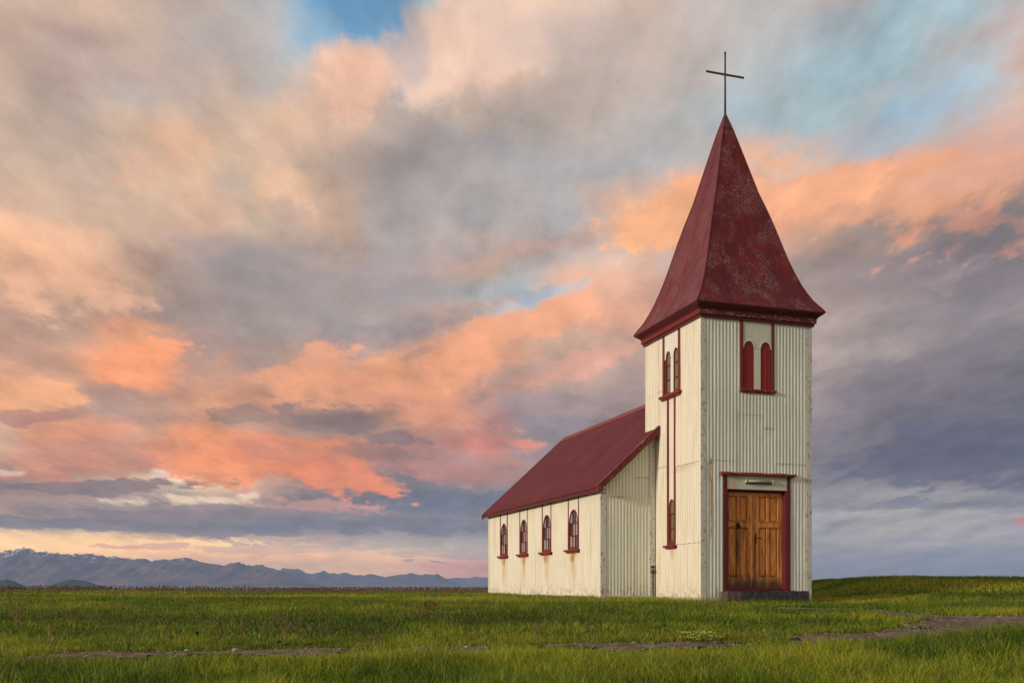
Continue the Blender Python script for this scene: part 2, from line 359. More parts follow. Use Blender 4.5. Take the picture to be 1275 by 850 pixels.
# ------------------------------------------------------------------ materials
def new_mat(name):
    m = bpy.data.materials.new(name); m.use_nodes = True
    t = m.node_tree; b = t.nodes['Principled BSDF']
    return m, NT(t), b
def objco(g): return g.new('ShaderNodeTexCoord').outputs['Object']
def bump(g, b, h, dist=0.01, strength=1.0):
    n = g.new('ShaderNodeBump'); n.inputs['Distance'].default_value = dist; n.inputs['Strength'].default_value = strength
    g.put(n.inputs['Height'], h); g.t.links.new(n.outputs[0], b.inputs['Normal'])

def streak(g, p, sx, sz, scale, det=5):
    return g.noise(g.vmath('MULTIPLY', p, (sx, sx, sz)), scale, det, 0.6)

def blotch(g, p, c, r, soft=0.3):
    """0..1 inside an ellipse round point c with radii r (wear with a place of its own)"""
    v = g.vmath('MULTIPLY', g.vmath('SUBTRACT', p, c), tuple(1/q for q in r))
    return g.maprange(g.vmath('LENGTH', v), 1.0, soft, 0.0, 1.0)

def siding_material(name, base, tint, rust_spots=(), green=0.0, dirt=0.6, laps=(), ribs=None):
    m, g, b = new_mat(name)
    p = objco(g); z = g.sep(p)[2]
    n1 = streak(g, p, 1.0, 0.18, 5.0); n2 = streak(g, p, 1, 0.05, 26.0, 4); n3 = g.noise(p, 1.3, 5, .6); n4 = g.noise(p, 48, 3, .6)
    col = g.mix(g.maprange(n1, .42, .70), base, tint)
    col = g.mix(g.maprange(n2, .50, .74, 0, .30), col, (.46, .42, .32, 1))
    col = g.mix(g.maprange(n3, .50, .75, 0, .35), col, (.70, .66, .50, 1))
    if green:  # green-grey look of the shaded front put into the colour
        col = g.mix(g.math('MULTIPLY', g.maprange(g.noise(g.vmath('MULTIPLY', p, (1,1,.3)), 2.2, 5, .6), .30, .68, .25, 1), green), col, (.58, .69, .59, 1))
    if ribs is not None:      # rib shading painted in: valleys of the corrugation coloured darker
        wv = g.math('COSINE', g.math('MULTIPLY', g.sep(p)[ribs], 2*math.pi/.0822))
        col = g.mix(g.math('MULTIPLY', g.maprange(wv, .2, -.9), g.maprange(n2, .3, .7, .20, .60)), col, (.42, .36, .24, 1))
    # rust-brown lines where the sheets lap, painting in the edges' thin shadow
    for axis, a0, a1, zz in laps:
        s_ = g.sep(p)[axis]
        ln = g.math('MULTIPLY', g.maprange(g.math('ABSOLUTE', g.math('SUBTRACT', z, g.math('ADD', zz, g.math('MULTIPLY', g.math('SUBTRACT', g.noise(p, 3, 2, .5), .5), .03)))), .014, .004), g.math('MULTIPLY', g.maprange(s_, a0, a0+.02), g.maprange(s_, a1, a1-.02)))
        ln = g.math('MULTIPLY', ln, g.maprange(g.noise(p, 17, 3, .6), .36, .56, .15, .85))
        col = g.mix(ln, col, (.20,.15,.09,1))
    # chips and rust specks
    chip = g.maprange(n4, .685, .72, 0, .8)
    chipm = g.math('MULTIPLY', chip, g.maprange(g.noise(p, 2.0, 3, .5), .48, .66))
    col = g.mix(chipm, col, (.22, .14, .08, 1))
    # splashed dirt along the foot of the wall
    low = g.math('MULTIPLY', g.maprange(z, .45, -.02), g.maprange(g.noise(p, 9, 4, .6), .40, .68, 0, dirt))
    col = g.mix(low, col, (.30, .23, .12, 1))
    for c, r, a in rust_spots:
        f = g.math('MULTIPLY', blotch(g, p, c, r, .1), g.maprange(g.noise(g.vmath('MULTIPLY', p, (1,1,.12)), 22, 4, .6), .36, .62, .1, a))
        col = g.mix(f, col, (.50, .25, .07, 1))
    g.put(b.inputs['Base Color'], col)
    b.inputs['Roughness'].default_value = .62
    b.inputs['Specular IOR Level'].default_value = .3
    bump(g, b, g.noise(g.vmath('MULTIPLY', p, (1,1,.35)), 14, 4, .6), .012, .55)
    return m

def board_material(name, base, worn, amount=.5, scale=30, streaky=.35, rough=.6):
    m, g, b = new_mat(name)
    p = objco(g)
    q = g.vmath('MULTIPLY', p, (1, 1, streaky))
    n = g.noise(q, scale, 5, .65); n2 = g.noise(p, 3, 3, .5); n3 = g.noise(q, scale*2.6, 3, .6)
    th = g.math('SUBTRACT', .78 - .28*amount, g.math('MULTIPLY', g.math('SUBTRACT', n2, .5), .25))
    f = g.maprange(g.math('SUBTRACT', n, th), -.01, .03, 0, 1)
    shade = g.mix(g.maprange(n3, .3, .7), base, tuple(c*.74 for c in base[:3]) + (1,))
    g.put(b.inputs['Base Color'], g.mix(f, shade, worn))
    b.inputs['Roughness'].default_value = rough
    b.inputs['Specular IOR Level'].default_value = .35
    bump(g, b, g.math('SUBTRACT', n3, g.math('MULTIPLY', f, .8)), .006, .6)
    return m

RED = (.195, .024, .020, 1)
DRED = (.13, .018, .022, 1)
W_RUST = []
for vy in (3.92, 5.89, 7.86, 9.80):
    W_RUST.append(((-1.38, vy + .05, 1.02), (.3, .30, .24), 2.2))
    W_RUST.append(((-1.38, vy, .72), (.3, .32, .62), .55))
MAT = {}
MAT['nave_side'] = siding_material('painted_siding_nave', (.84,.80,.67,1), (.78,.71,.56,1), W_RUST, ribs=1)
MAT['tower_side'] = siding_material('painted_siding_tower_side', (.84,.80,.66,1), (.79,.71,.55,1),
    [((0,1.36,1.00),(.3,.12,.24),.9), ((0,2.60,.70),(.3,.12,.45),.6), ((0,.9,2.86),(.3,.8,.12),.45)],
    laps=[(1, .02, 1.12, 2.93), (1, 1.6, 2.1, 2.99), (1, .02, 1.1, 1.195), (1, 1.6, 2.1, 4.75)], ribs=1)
MAT['tower_front'] = siding_material('siding_front_shade_tinted', (.80,.87,.81,1), (.70,.77,.70,1),  # same paint as the sides, greener base for its shade
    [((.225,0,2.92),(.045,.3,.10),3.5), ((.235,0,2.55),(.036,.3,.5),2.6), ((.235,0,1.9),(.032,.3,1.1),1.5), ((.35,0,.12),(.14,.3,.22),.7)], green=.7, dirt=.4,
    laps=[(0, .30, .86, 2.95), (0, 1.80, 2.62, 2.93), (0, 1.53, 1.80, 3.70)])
MAT['nave_front'] = siding_material('siding_nave_front_shade_tinted', (.76,.78,.67,1), (.68,.69,.56,1),  # front-facing copy of the wall paint, tinted for shade
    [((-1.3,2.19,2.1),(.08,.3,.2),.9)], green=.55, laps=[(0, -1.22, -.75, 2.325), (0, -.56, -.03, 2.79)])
MAT['flat_panel'] = siding_material('painted_flat_panel', (.80,.77,.66,1), (.75,.71,.58,1), dirt=0)
MAT['front_panel'] = siding_material('front_panel_shade_tinted', (.64,.69,.57,1), (.58,.61,.46,1), [((.75,0,2.45),(.22,.4,.3),.5)], green=.6, dirt=0)  # flat panel paint with the front's shade tint mixed in
MAT['corner'] = board_material('peeling_corner_paint', (.68,.71,.64,1), (.27,.275,.25,1), .72, 26, .5)
MAT['corner_clean'] = board_material('corner_paint', (.78,.76,.66,1), (.25,.23,.19,1), .22, 22, .4)
MAT['red'] = board_material('red_trim_paint', RED, (.42,.22,.17,1), .18, 40, .3, .5)
MAT['red_worn'] = board_material('worn_red_paint', (.24,.035,.026,1), (.48,.40,.36,1), .55, 28, .6, .6)
MAT['red_peel'] = board_material('peeling_frieze_paint', (.15,.03,.03,1), (.36,.26,.23,1), .66, 18, 1.6, .7)
MAT['hood'] = board_material('weathered_hood_wood', (.32,.07,.04,1), (.075,.04,.03,1), .75, 14, 3.5, .7)
MAT['dark_red'] = board_material('dark_red_paint', DRED, (.3,.14,.13,1), .1, 30, .5, .5)
MAT['shutter'] = board_material('shutter_paint', (.32,.026,.024,1), (.17,.016,.022,1), .5, 34, .8, .55)
MAT['iron'] = board_material('grey_painted_iron', (.055,.065,.05,1), (.03,.02,.015,1), .4, 30, 1, .5)
MAT['black_iron'] = board_material('black_iron', (.02,.018,.018,1), (.06,.035,.02,1), .3, 60, 1, .5)
MAT['fixture'] = board_material('lamp_housing_paint', (.52,.55,.42,1), (.2,.17,.1,1), .35, 40, .6, .5)
MAT['concrete'] = board_material('pale_concrete', (.60,.55,.43,1), (.30,.26,.19,1), .55, 12, 1, .9)
MAT['interior'] = board_material('dark_interior', (.035,.03,.028,1), (.02,.02,.02,1), .2, 3, 1, .9)

def step_material():
    m, g, b = new_mat('pebbly_lava_concrete'); p = objco(g)
    v = g.new('ShaderNodeTexVoronoi', feature='F1'); g.put(v.inputs['Vector'], p); v.inputs['Scale'].default_value = 34
    n = g.noise(p, 16, 5, .7)
    col = g.mix(g.maprange(n, .35, .65), (.022,.021,.024,1), (.075,.072,.075,1))
    col = g.mix(g.maprange(g.noise(p, 42, 3, .6), .62, .70, 0, .8), col, (.24,.21,.20,1))
    x = g.sep(p)[0]
    col = g.mix(g.math('MULTIPLY', g.maprange(x, .80, .74), g.maprange(n, .3, .6, .3, .8)), col, (.17,.10,.08,1))
    g.put(b.inputs['Base Color'], col); b.inputs['Roughness'].default_value = .85
    bump(g, b, g.math('ADD', v.outputs[0], g.math('MULTIPLY', n, 1.2)), .03, .9)
    return m
MAT['step'] = step_material()

def roof_material():
    m, g, b = new_mat('dark_red_roof_paint'); p = objco(g)
    n1 = g.noise(g.vmath('MULTIPLY', p, (.6, 3.0, .6)), 2.0, 5, .6); n2 = g.noise(p, 38, 4, .6); n3 = g.noise(p, 1.1, 4, .55)
    col = g.mix(g.maprange(n1, .35, .68), (.120,.020,.028,1), (.090,.018,.028,1))
    col = g.mix(g.maprange(n3, .45, .7, 0, .5), col, (.155,.032,.034,1))
    col = g.mix(g.maprange(n2, .66, .74, 0, .35), col, (.30,.16,.15,1))
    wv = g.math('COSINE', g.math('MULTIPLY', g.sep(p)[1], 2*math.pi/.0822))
    col = g.mix(g.math('MULTIPLY', g.maprange(wv, .3, 1.0), g.maprange(n1, .3, .7, .15, .55)), col, (.21,.055,.065,1))  # crests painted lighter so the ribs look lit
    g.put(b.inputs['Base Color'], col); b.inputs['Roughness'].default_value = .55
    b.inputs['Specular IOR Level'].default_value = .22
    bump(g, b, g.noise(p, 9, 4, .6), .01, .4)
    return m
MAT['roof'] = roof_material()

def spire_material(name, fleck, hue):
    m, g, b = new_mat(name); p = objco(g)
    q = g.vmath('MULTIPLY', p, (1, 1, .45))
    n1 = g.noise(q, 1.5, 6, .62); n2 = g.noise(g.vmath('MULTIPLY', p, (1,1,.10)), 9, 5, .6); n3 = g.noise(q, 24, 5, .7); nm = g.noise(p, 1.7, 4, .6)
    nx = g.noise(p, 60, 3, .65)
    col = g.mix(g.maprange(n1, .36, .64), hue[0], hue[1])
    col = g.mix(g.maprange(n2, .46, .66, 0, .55), col, hue[2])
    # flaked spots of pale primer and lilac oxide, gathered in patches towards the flare
    z = g.sep(p)[2]
    patch = g.math('ADD', g.maprange(nm, .40, .62), g.maprange(z, 9.2, 6.4, 0, .35))
    f = g.math('MULTIPLY', g.maprange(n3, .560, .640), g.math('MULTIPLY', patch, fleck))
    col = g.mix(g.math('MULTIPLY', f, .55), col, (.20,.12,.19,1))
    f2 = g.math('MULTIPLY', g.maprange(nx, .585, .635), g.math('MULTIPLY', g.maprange(nm, .47, .60), fleck))
    col = g.mix(f2, col, (.52,.42,.42,1))
    col = g.mix(g.math('MULTIPLY', g.maprange(g.noise(p, 5, 4, .6), .56, .68), .5), col, (.24,.022,.016,1))
    g.put(b.inputs['Base Color'], col)
    g.put(b.inputs['Roughness'], g.maprange(n3, .3, .7, .45, .7))
    b.inputs['Specular IOR Level'].default_value = .22
    bump(g, b, g.math('ADD', g.noise(p, 3.2, 4, .6), g.math('MULTIPLY', n3, .25)), .05, .45)
    return m
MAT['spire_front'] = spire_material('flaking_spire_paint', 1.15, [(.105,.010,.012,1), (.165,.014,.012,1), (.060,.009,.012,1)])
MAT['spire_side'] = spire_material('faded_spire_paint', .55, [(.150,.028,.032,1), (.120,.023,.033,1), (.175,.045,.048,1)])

def wood_material(name, bright):
    m, g, b = new_mat(name); p = objco(g)
    q = g.vmath('MULTIPLY', p, (9, 9, .55))
    n = g.noise(q, 6, 6, .65, .3); n2 = g.noise(g.vmath('MULTIPLY', p, (3,3,.5)), 3.2, 4, .6); fine = g.noise(g.vmath('MULTIPLY', p, (30,30,1.2)), 5, 4, .6)
    col = g.ramp(n, [(.30, (.10*bright,.030*bright,.010*bright)), (.48, (.36*bright,.145*bright,.030*bright)), (.60,(.45*bright,.20*bright,.046*bright)), (.75,(.54*bright,.27*bright,.075*bright))])
    col = g.mix(g.maprange(n2, .50, .74, 0, .55), col, (.13,.05,.018,1))
    col = g.mix(g.maprange(fine, .52, .70, 0, .5), col, (.07,.028,.012,1))
    z = g.sep(p)[2]
    # the foot of the doors has weathered dark, and dark runs hang below the iron fittings
    foot = g.maprange(g.math('ADD', z, g.math('MULTIPLY', g.math('SUBTRACT', n2, .5), -.55)), .62, .24, 0, .93)
    col = g.mix(foot, col, (.042,.024,.017,1))
    for c, r, a in (((.955,.14,1.15),(.075,.3,.75),.93), ((1.37,.14,.85),(.06,.3,.72),.85), ((2.0,.14,1.6),(.07,.3,1.2),.25)):
        col = g.mix(g.math('MULTIPLY', blotch(g, p, c, r, .25), g.maprange(fine, .28, .58, .35, a)), col, (.045,.026,.016,1))
    g.put(b.inputs['Base Color'], col); b.inputs['Roughness'].default_value = .55
    bump(g, b, g.math('ADD', n, fine), .008, .5)
    return m
MAT['wood'] = wood_material('oiled_pine', 1.75)
MAT['wood_panel'] = wood_material('oiled_pine_panel', 1.7)

def glass_material(name, tint, rough):
    m, g, b = new_mat(name); p = objco(g)
    b.inputs['Base Color'].default_value = tint
    b.inputs['Roughness'].default_value = rough
    b.inputs['Specular IOR Level'].default_value = .9
    b.inputs['IOR'].default_value = 1.6
    bump(g, b, g.noise(p, 5, 2, .5), .01, .15)
    return m
MAT['glass'] = glass_material('old_window_glass', (.045,.045,.05,1), .06)
MAT['glass_pale'] = glass_material('pale_window_glass', (.36,.33,.33,1), .15)  # pale grey panes set among the dark ones
MAT['glass_dusty'] = glass_material('dusty_window_glass', (.15,.15,.11,1), .25)

# ------------------------------------------------------------------ terrain
TH = .305
CX, CY = 4.015, 20.4
cth, sth = math.cos(TH), math.sin(TH)
def to_world(u, v): return (CX + u*cth - v*sth, CY + u*sth + v*cth)
def to_local(X, Y):
    dx = X-CX; dy = Y-CY
    return dx*cth + dy*sth, -dx*sth + dy*cth

DPROF = ([0, 5, 9, 10.5, 12.6, 15, 18, 20.5, 24, 31, 40, 50, 58, 70, 110, 300],
         [-1.55, -1.35, -1.20, -1.12, -.955, -.76, -.54, -.425, -.405, -.405, -.46, -.53, -.72, -2.5, -14, -27.5])
def smooth_interp(x, xs, ys):
    # average of shifted linear interpolations: a soft polyline
    t = 0
    for k in (-.9, -.45, 0, .45, .9): t = t + np.interp(x + k, xs, ys)
    return t/5
def ground_z(X, Y):
    """height of the ground in world z (church floor line = 0)"""
    X = np.asarray(X, float); Y = np.asarray(Y, float)
    Yc = Y*.92 + .08*np.sqrt(X*X + Y*Y)
    z = smooth_interp(Yc, DPROF[0], DPROF[1])
    edge = sstep(60, 90, Y)
    z = z + (fbm(X*.22, Y*.22, 3, 4)-.5)*.16*(1-edge)*sstep(11, 16, Y)*(1-.75*np.exp(-((X-5)**2+(Y-23)**2)/60.)) + (fbm(X*.9, Y*.9, 9, 3)-.5)*.06*(1-edge)
    # the bank behind the church on the right
    m = sstep(7.6, 10.4, X - (Y-24)*.12) * sstep(20.8, 26.5, Y + (X-12)*.05) * (1-sstep(38, 60, Y))
    z = z + m*(.50 + .10*(fbm(X*.25, Y*.3, 21, 3)-.5))
    # hollow beside the step
    z = z - .10*np.exp(-(((X-8.2)/1.6)**2 + ((Y-20.6)/.9)**2))
    # rugged cliff and shore past the edge
    z = z + (fbm(X*.03, Y*.03, 33, 4)-.5)*6*sstep(75, 140, Y)
    return z + EYE

def track_line(X):
    return np.interp(X, [-12, -6.5, -4.4, -2.5, 0, 1.8, 4.2, 5.6, 6.9, 8.3, 12, 16], [12.1, 12.25, 12.5, 12.75, 13.15, 13.3, 13.85, 14.4, 15.2, 15.7, 17.2, 18.6])

def track_mask(X, Y):
    """1 on the stony wheel track"""
    X = np.asarray(X, float); Y = np.asarray(Y, float)
    wob = (fbm(X*.5, Y*.5, 51, 3)-.5)*1.1
    # main track crossing left-right in the foreground
    yc = track_line(X)
    wd = np.interp(X, [-12, -6, -4, -2.5, 0, 2, 4.2, 5.6, 6.9, 8.3, 12, 15], [.34, .36, .44, .48, .40, .32, .36, .50, .95, 1.15, .95, .95])
    a = 1 - sstep(.65, 1.15, np.abs(Y - yc - wob*.35)/wd)
    # branch up to the church door
    yb = np.interp(X, [5.0, 5.7, 6.37, 6.97, 7.43, 8.3, 11.5], [18.8, 18.35, 18.05, 17.3, 16.5, 15.8, 17])
    b = (1 - sstep(.6, 1.15, np.abs(Y - yb - wob*.25)/np.interp(X, [5, 6.4, 7.2, 8.3], [.22, .40, .75, .9]))) * sstep(4.7, 5.9, X) * (1-sstep(8.5, 10, X))
    patch = fbm(X*1.1, Y*2.2, 77, 4)
    return np.clip(np.maximum(a, b), 0, 1) * sstep(.36, .48, patch + .20*sstep(2.5, 7, X))

def grid_sheet(name, xs, ys, zfun, mat, **props):
    X, Y = np.meshgrid(xs, ys); Z = zfun(X, Y)
    v = np.stack([X, Y, Z], -1).reshape(-1, 3)
    ny, nx = X.shape
    i = np.arange((ny-1)*(nx-1)); r = i//(nx-1); c = i % (nx-1); a = r*nx+c
    f = np.stack([a, a+1, a+nx+1, a+nx], -1)
    me = bpy.data.meshes.new(name)
    me.vertices.add(len(v)); me.vertices.foreach_set('co', v.ravel())
    me.loops.add(f.size); me.loops.foreach_set('vertex_index', f.ravel().astype(np.int32))
    me.polygons.add(len(f)); me.polygons.foreach_set('loop_start', np.arange(0, f.size, 4, dtype=np.int32))
    me.polygons.foreach_set('use_smooth', np.ones(len(f), bool))
    me.update(); me.validate()
    me.materials.append(mat)
    o = bpy.data.objects.new(name, me); COL.objects.link(o)
    for k, q in props.items(): o[k] = q
    return o

def soil_material():
    m, g, b = new_mat('turf_soil'); p = objco(g)
    n = g.noise(p, .8, 5, .6); n2 = g.noise(p, 11, 5, .65); n3 = g.noise(p, 60, 3, .6)
    col = g.mix(g.maprange(n, .35, .65), (.045,.062,.010,1), (.075,.085,.015,1))
    col = g.mix(g.maprange(n2, .45, .62), col, (.055,.042,.018,1))
    col = g.mix(g.maprange(n3, .55, .68, 0, .4), col, (.12,.105,.05,1))
    g.put(b.inputs['Base Color'], col); b.inputs['Roughness'].default_value = 1; b.inputs['Specular IOR Level'].default_value = .1
    bump(g, b, n2, .05, .8)
    return m
def gravel_material():
    m, g, b = new_mat('stony_earth'); p = objco(g)
    v = g.new('ShaderNodeTexVoronoi', feature='F1'); g.put(v.inputs['Vector'], p); v.inputs['Scale'].default_value = 30
    n = g.noise(p, 5, 5, .65); n2 = g.noise(p, 45, 4, .7)
    col = g.mix(g.maprange(n, .38, .62), (.11,.075,.045,1), (.25,.19,.135,1))
    col = g.mix(g.maprange(n2, .50, .66), col, (.040,.032,.026,1))
    col = g.mix(g.maprange(g.noise(p, 80, 2, .5), .60, .68), col, (.36,.33,.31,1))
    g.put(b.inputs['Base Color'], col); b.inputs['Roughness'].default_value = .95; b.inputs['Specular IOR Level'].default_value = .2
    bump(g, b, g.math('ADD', v.outputs[0], n2), .03, .9)
    return m
MAT['soil'] = soil_material(); MAT['gravel'] = gravel_material()

gx = np.concatenate([np.linspace(-600, -60, 40), np.linspace(-55, -16, 60), np.linspace(-15.6, 22, 190), np.linspace(22.5, 60, 60), np.linspace(70, 600, 40)])
gy = np.concatenate([np.linspace(-40, 7, 25), np.linspace(7.3, 34, 150), np.linspace(34.5, 75, 80), np.linspace(77, 300, 60)])
grid_sheet('ground', gx, gy, lambda X, Y: ground_z(X, Y), MAT['soil'], kind='structure')

# gravel track as its own sheet lying just above the turf soil, only where the mask says so
def build_track():
    xs = np.arange(-13, 16, .12); ys = np.arange(11.2, 20.2, .09)
    X, Y = np.meshgrid(xs, ys); M = track_mask(X, Y)
    Z = ground_z(X, Y) + .004 + .03*(M-.35) + .012*fbm(X*7, Y*7, 5, 2)
    keep = M > .12
    nx = len(xs); v = np.stack([X, Y, Z], -1).reshape(-1, 3); f = []
    kk = keep[:-1, :-1] & keep[1:, :-1] & keep[:-1, 1:] & keep[1:, 1:]
    for r, c in zip(*np.nonzero(kk)):
        a = r*nx+c; f.append((a, a+1, a+nx+1, a+nx))
    used = sorted({i for q in f for i in q}); mp = {i: k for k, i in enumerate(used)}
    mesh_obj('gravel_track', v[used], [tuple(mp[i] for i in q) for q in f], MAT['gravel'], None, True, kind='structure')
build_track()

# sea
def sea_material():
    m, g, b = new_mat('sea_water'); p = objco(g)
    b.inputs['Base Color'].default_value = (.020,.034,.062,1)
    b.inputs['Roughness'].default_value = .35
    b.inputs['IOR'].default_value = 1.33
    bump(g, b, g.noise(g.vmath('MULTIPLY', p, (.05,.12,1)), 1.0, 4, .6), 1.2, .8)
    return m
MAT['sea'] = sea_material()
SEA_Z = -25.0
xs = np.linspace(-11900, 11900, 30); ys = np.linspace(-1500, 17400, 30)
grid_sheet('sea', xs, ys, lambda X, Y: X*0+SEA_Z, MAT['sea'], kind='structure')

# ------------------------------------------------------------------ mountains across the water
def rock_material(name, a, c, snow, snowz):
    m, g, b = new_mat(name); p = objco(g)
    n = g.noise(g.vmath('MULTIPLY', p, (1,1,1.6)), .004, 7, .65); n2 = g.noise(p, .012, 6, .7)
    col = g.mix(g.maprange(n, .38, .62), a, c)
    z = g.sep(p)[2]
    nrm = g.new('ShaderNodeNewGeometry').outputs['Normal']; nz = g.sep(nrm)[2]
    s = g.math('ADD', g.math('MULTIPLY', g.math('SUBTRACT', n2, .5), 4.5), g.math('DIVIDE', g.math('SUBTRACT', z, snowz), 200))
    s = g.math('ADD', s, g.math('MULTIPLY', g.math('SUBTRACT', nz, .6), .8))
    col = g.mix(g.maprange(s, .72, .84, 0, snow), col, (.78,.76,.78,1))
    g.put(b.inputs['Base Color'], col); b.inputs['Roughness'].default_value = 1; b.inputs['Specular IOR Level'].default_value = 0
    return m
def px_dir(px): return (px-637.5)/1197
def build_range(name, D, prof, depth, mat, seed, step=2.0, rough=1.0):
    """a ridge standing across the bay at distance D; prof gives crest heights along it"""
    pxs = np.arange(prof[0][0], prof[-1][0]+step, step)
    crest = np.interp(pxs, [p[0] for p in prof], [p[1] for p in prof])
    xs = px_dir(pxs)*D
    hc = (725.3-crest)/1197*D + EYE - SEA_Z
    nv = 46; V = np.linspace(-1, 1, nv)
    X = np.repeat(xs[None], nv, 0); T = np.repeat(V[:, None], len(xs), 1)
    Yd = T*depth
    sc = 1/(depth*.55)
    rid = 1-np.abs(2*fbm(X*sc*1.3, Yd*sc*1.3+seed, seed, 6, .55)-1)
    rid2 = 1-np.abs(2*fbm(X*sc*4, Yd*sc*4+seed, seed+9, 5, .6)-1)
    spur = (1-np.abs(T)**.85)
    H = hc[None]*(spur*(.80+.40*(rid-.62)) + .30*spur*rid2*rough + .02)
    # bring each column's highest point to the measured crest
    H = H*np.clip(hc[None]/(H.max(0)[None]+1e-6), .5, 2.0)*(1+.13*(fbm(pxs*.30, pxs*0+seed, seed+3, 3)-.5))[None]
    H = np.maximum(H - np.abs(T)**6*hc[None]*.2, -6) + SEA_Z
    Z = H
    v = np.stack([X, Yd+D, Z], -1).reshape(-1, 3); nx = len(xs)
    f = [(r*nx+c, r*nx+c+1, (r+1)*nx+c+1, (r+1)*nx+c) for r in range(nv-1) for c in range(nx-1)]
    return mesh_obj(name, v, f, mat, None, True, kind='structure')
MAT['rock_near'] = rock_material('bare_mountain_rock', (.12,.085,.085,1), (.26,.17,.15,1), .95, 190)
MAT['rock_far'] = rock_material('snowy_mountain_rock', (.12,.095,.10,1), (.20,.15,.14,1), .95, 120)
MAT['islet'] = rock_material('islet_turf', (.06,.06,.05,1), (.085,.08,.06,1), 0, 999)
P1 = [(-160,694),(-90,688),(-40,691),(0,686.5),(15,684.5),(24,683),(30,681.3),(38,683.5),(50,686.5),(70,687.5),(85,690),(105,689.5),(118,689.2),(128,691.5),(137,693.8),(145,693),(155,694.2),(165,695),(178,695.5),(192,698.5),(205,697.2),(218,695),(228,694.2),(236,694),(247,698.5),(262,700.5),(281,704),(290,701.2),(298,700),(308,703.5),(318,703.5),(326,702.3),(335,706.5),(345,708.5),(358,713),(372,720),(382,725),(390,727.5)]
P2 = [(300,716),(330,712),(345,709.5),(352,706.5),(360,708),(370,707.5),(380,712.5),(390,714),(397,713),(402,710),(410,713.5),(422,713.8),(432,712.8),(442,715.8),(455,715.6),(463,714.2),(470,716),(480,718.5),(490,716.2),(500,714.2),(506,714.6),(512,712.8),(518,715),(524,715.8),(531,713.8),(540,715),(546,714),(552,718),(560,721),(568,725.5),(574,728)]
P3 = [(520,723),(545,721),(565,719),(575,718.6),(583,719.5),(592,717),(600,718),(615,718.6),(640,721),(680,726),(700,728)]
build_range('mountains', 8600, P1, 900, MAT['rock_near'], 11)
build_range('mountains', 11500, P2, 900, MAT['rock_far'], 23)
build_range('mountains', 16000, P3, 900, MAT['rock_far'], 31)
build_range('islands', 3300, [(-40,727),(-20,723),(0,721.8),(10,721.3),(18,723.5),(26,729.5),(40,732),(60,732),(68,727),(78,723),(90,720.9),(100,721.5),(108,723.8),(116,726.5),(128,728.5),(135,731.5),(138,733)], 120, MAT['islet'], 5, 1.5, .3)

# ------------------------------------------------------------------ church
church = empty('church', (CX, CY, 0), TH)
church['label'] = 'small cream corrugated-iron church with red roofs and pointed spire'
church['category'] = 'church'
W = 2.706
ZC = 6.0            # top of tower siding (behind the frieze)
NV0, NV1 = 2.19, 11.49
RC = 1.27                      # the ridge of the nave
NU0, NU1 = -1.38, 3.92
def gable_top(u):   # underside of roof along a gable wall
    return 2.47 + .925*(min(u, 2*RC-u) + 1.38)
PITCH = .0822

def siding(axis, plane, outward, s0, s1, z0, z1, mat, holes=(), top=None, lift=0.0, phase=0.0, amp=.0058, rows=6):
    """one corrugated sheet. axis 'u': runs along x on plane y=plane; 'v': runs along y on plane x=plane"""
    ss = [s0]; k = math.ceil((s0)/(PITCH/8)+1e-6)
    while k*PITCH/8 < s1-1e-6: ss.append(k*PITCH/8); k += 1
    ss.append(s1)
    for h in holes: ss += [q for q in (h[0], h[1]) if s0 < q < s1]
    ss = sorted(set(round(q, 5) for q in ss))
    verts = []; faces = []; seed = random.random()*50
    # slight oil-canning of the old sheet
    def off(s, z):
        return amp*math.cos(2*math.pi*(s/PITCH+phase)) + .004*math.sin(3.1*s+seed)*math.sin(2.3*z+seed*2) + lift
    def pt(s, z):
        d = (plane + outward*off(s, z))
        return (s, d, z) if axis == 'u' else (d, s, z)
    for a, b in zip(ss[:-1], ss[1:]):
        if b-a < 1e-5: continue
        mid = (a+b)/2
        ta = z1 if top is None else min(z1, top(a)); tb = z1 if top is None else min(z1, top(b))
        if max(ta, tb) <= z0+.001: continue
        ints = [(z0, None)]
        segs = []; lo = z0
        for h in sorted([h for h in holes if h[0]-1e-4 <= mid <= h[1]+1e-4], key=lambda h: h[2]):
            if h[3] <= z0 or h[2] >= z1: continue
            if h[2] > lo: segs.append((lo, h[2], h[2]))
            lo = max(lo, h[3])
        if lo < max(ta, tb): segs.append((lo, ta, tb))
        for l, ha, hb in segs:
            n = max(1, int((max(ha, hb)-l)/.45))
            base = len(verts)
            for i in range(n+1):
                verts.append(pt(a, l+(ha-l)*i/n)); verts.append(pt(b, l+(hb-l)*i/n))
            for i in range(n):
                q = (base+2*i, base+2*i+1, base+2*i+3, base+2*i+2)
                flip = (outward < 0) if axis == 'u' else (outward > 0)
                faces.append(q if flip else tuple(reversed(q)))
    if not faces: return None
    # weld columns so normals are smooth across the waves
    bm = bmesh.new(); vs = [bm.verts.new(v) for v in verts]
    for f in faces:
        try: bm.faces.new([vs[i] for i in f])
        except ValueError: pass
    bmesh.ops.remove_doubles(bm, verts=bm.verts[:], dist=1e-4)
    # thickness edge
    bm.verts.ensure_lookup_table(); bm.verts.index_update(); seen = set()
    for v0 in bm.verts:
        if v0.index in seen: continue
        stack = [v0]; seen.add(v0.index); isl = []
        while stack:
            q = stack.pop(); isl.append(q)
            for e in q.link_edges:
                w_ = e.other_vert(q)
                if w_.index not in seen: seen.add(w_.index); stack.append(w_)
        mp = {q.index: i for i, q in enumerate(isl)}
        fs = {f for q in isl for f in q.link_faces}
        mesh_obj('corrugated_sheet', [q.co[:] for q in isl], [tuple(mp[q.index] for q in f.verts) for f in sorted(fs, key=lambda f: f.index)], mat, church, True)
    bm.free()

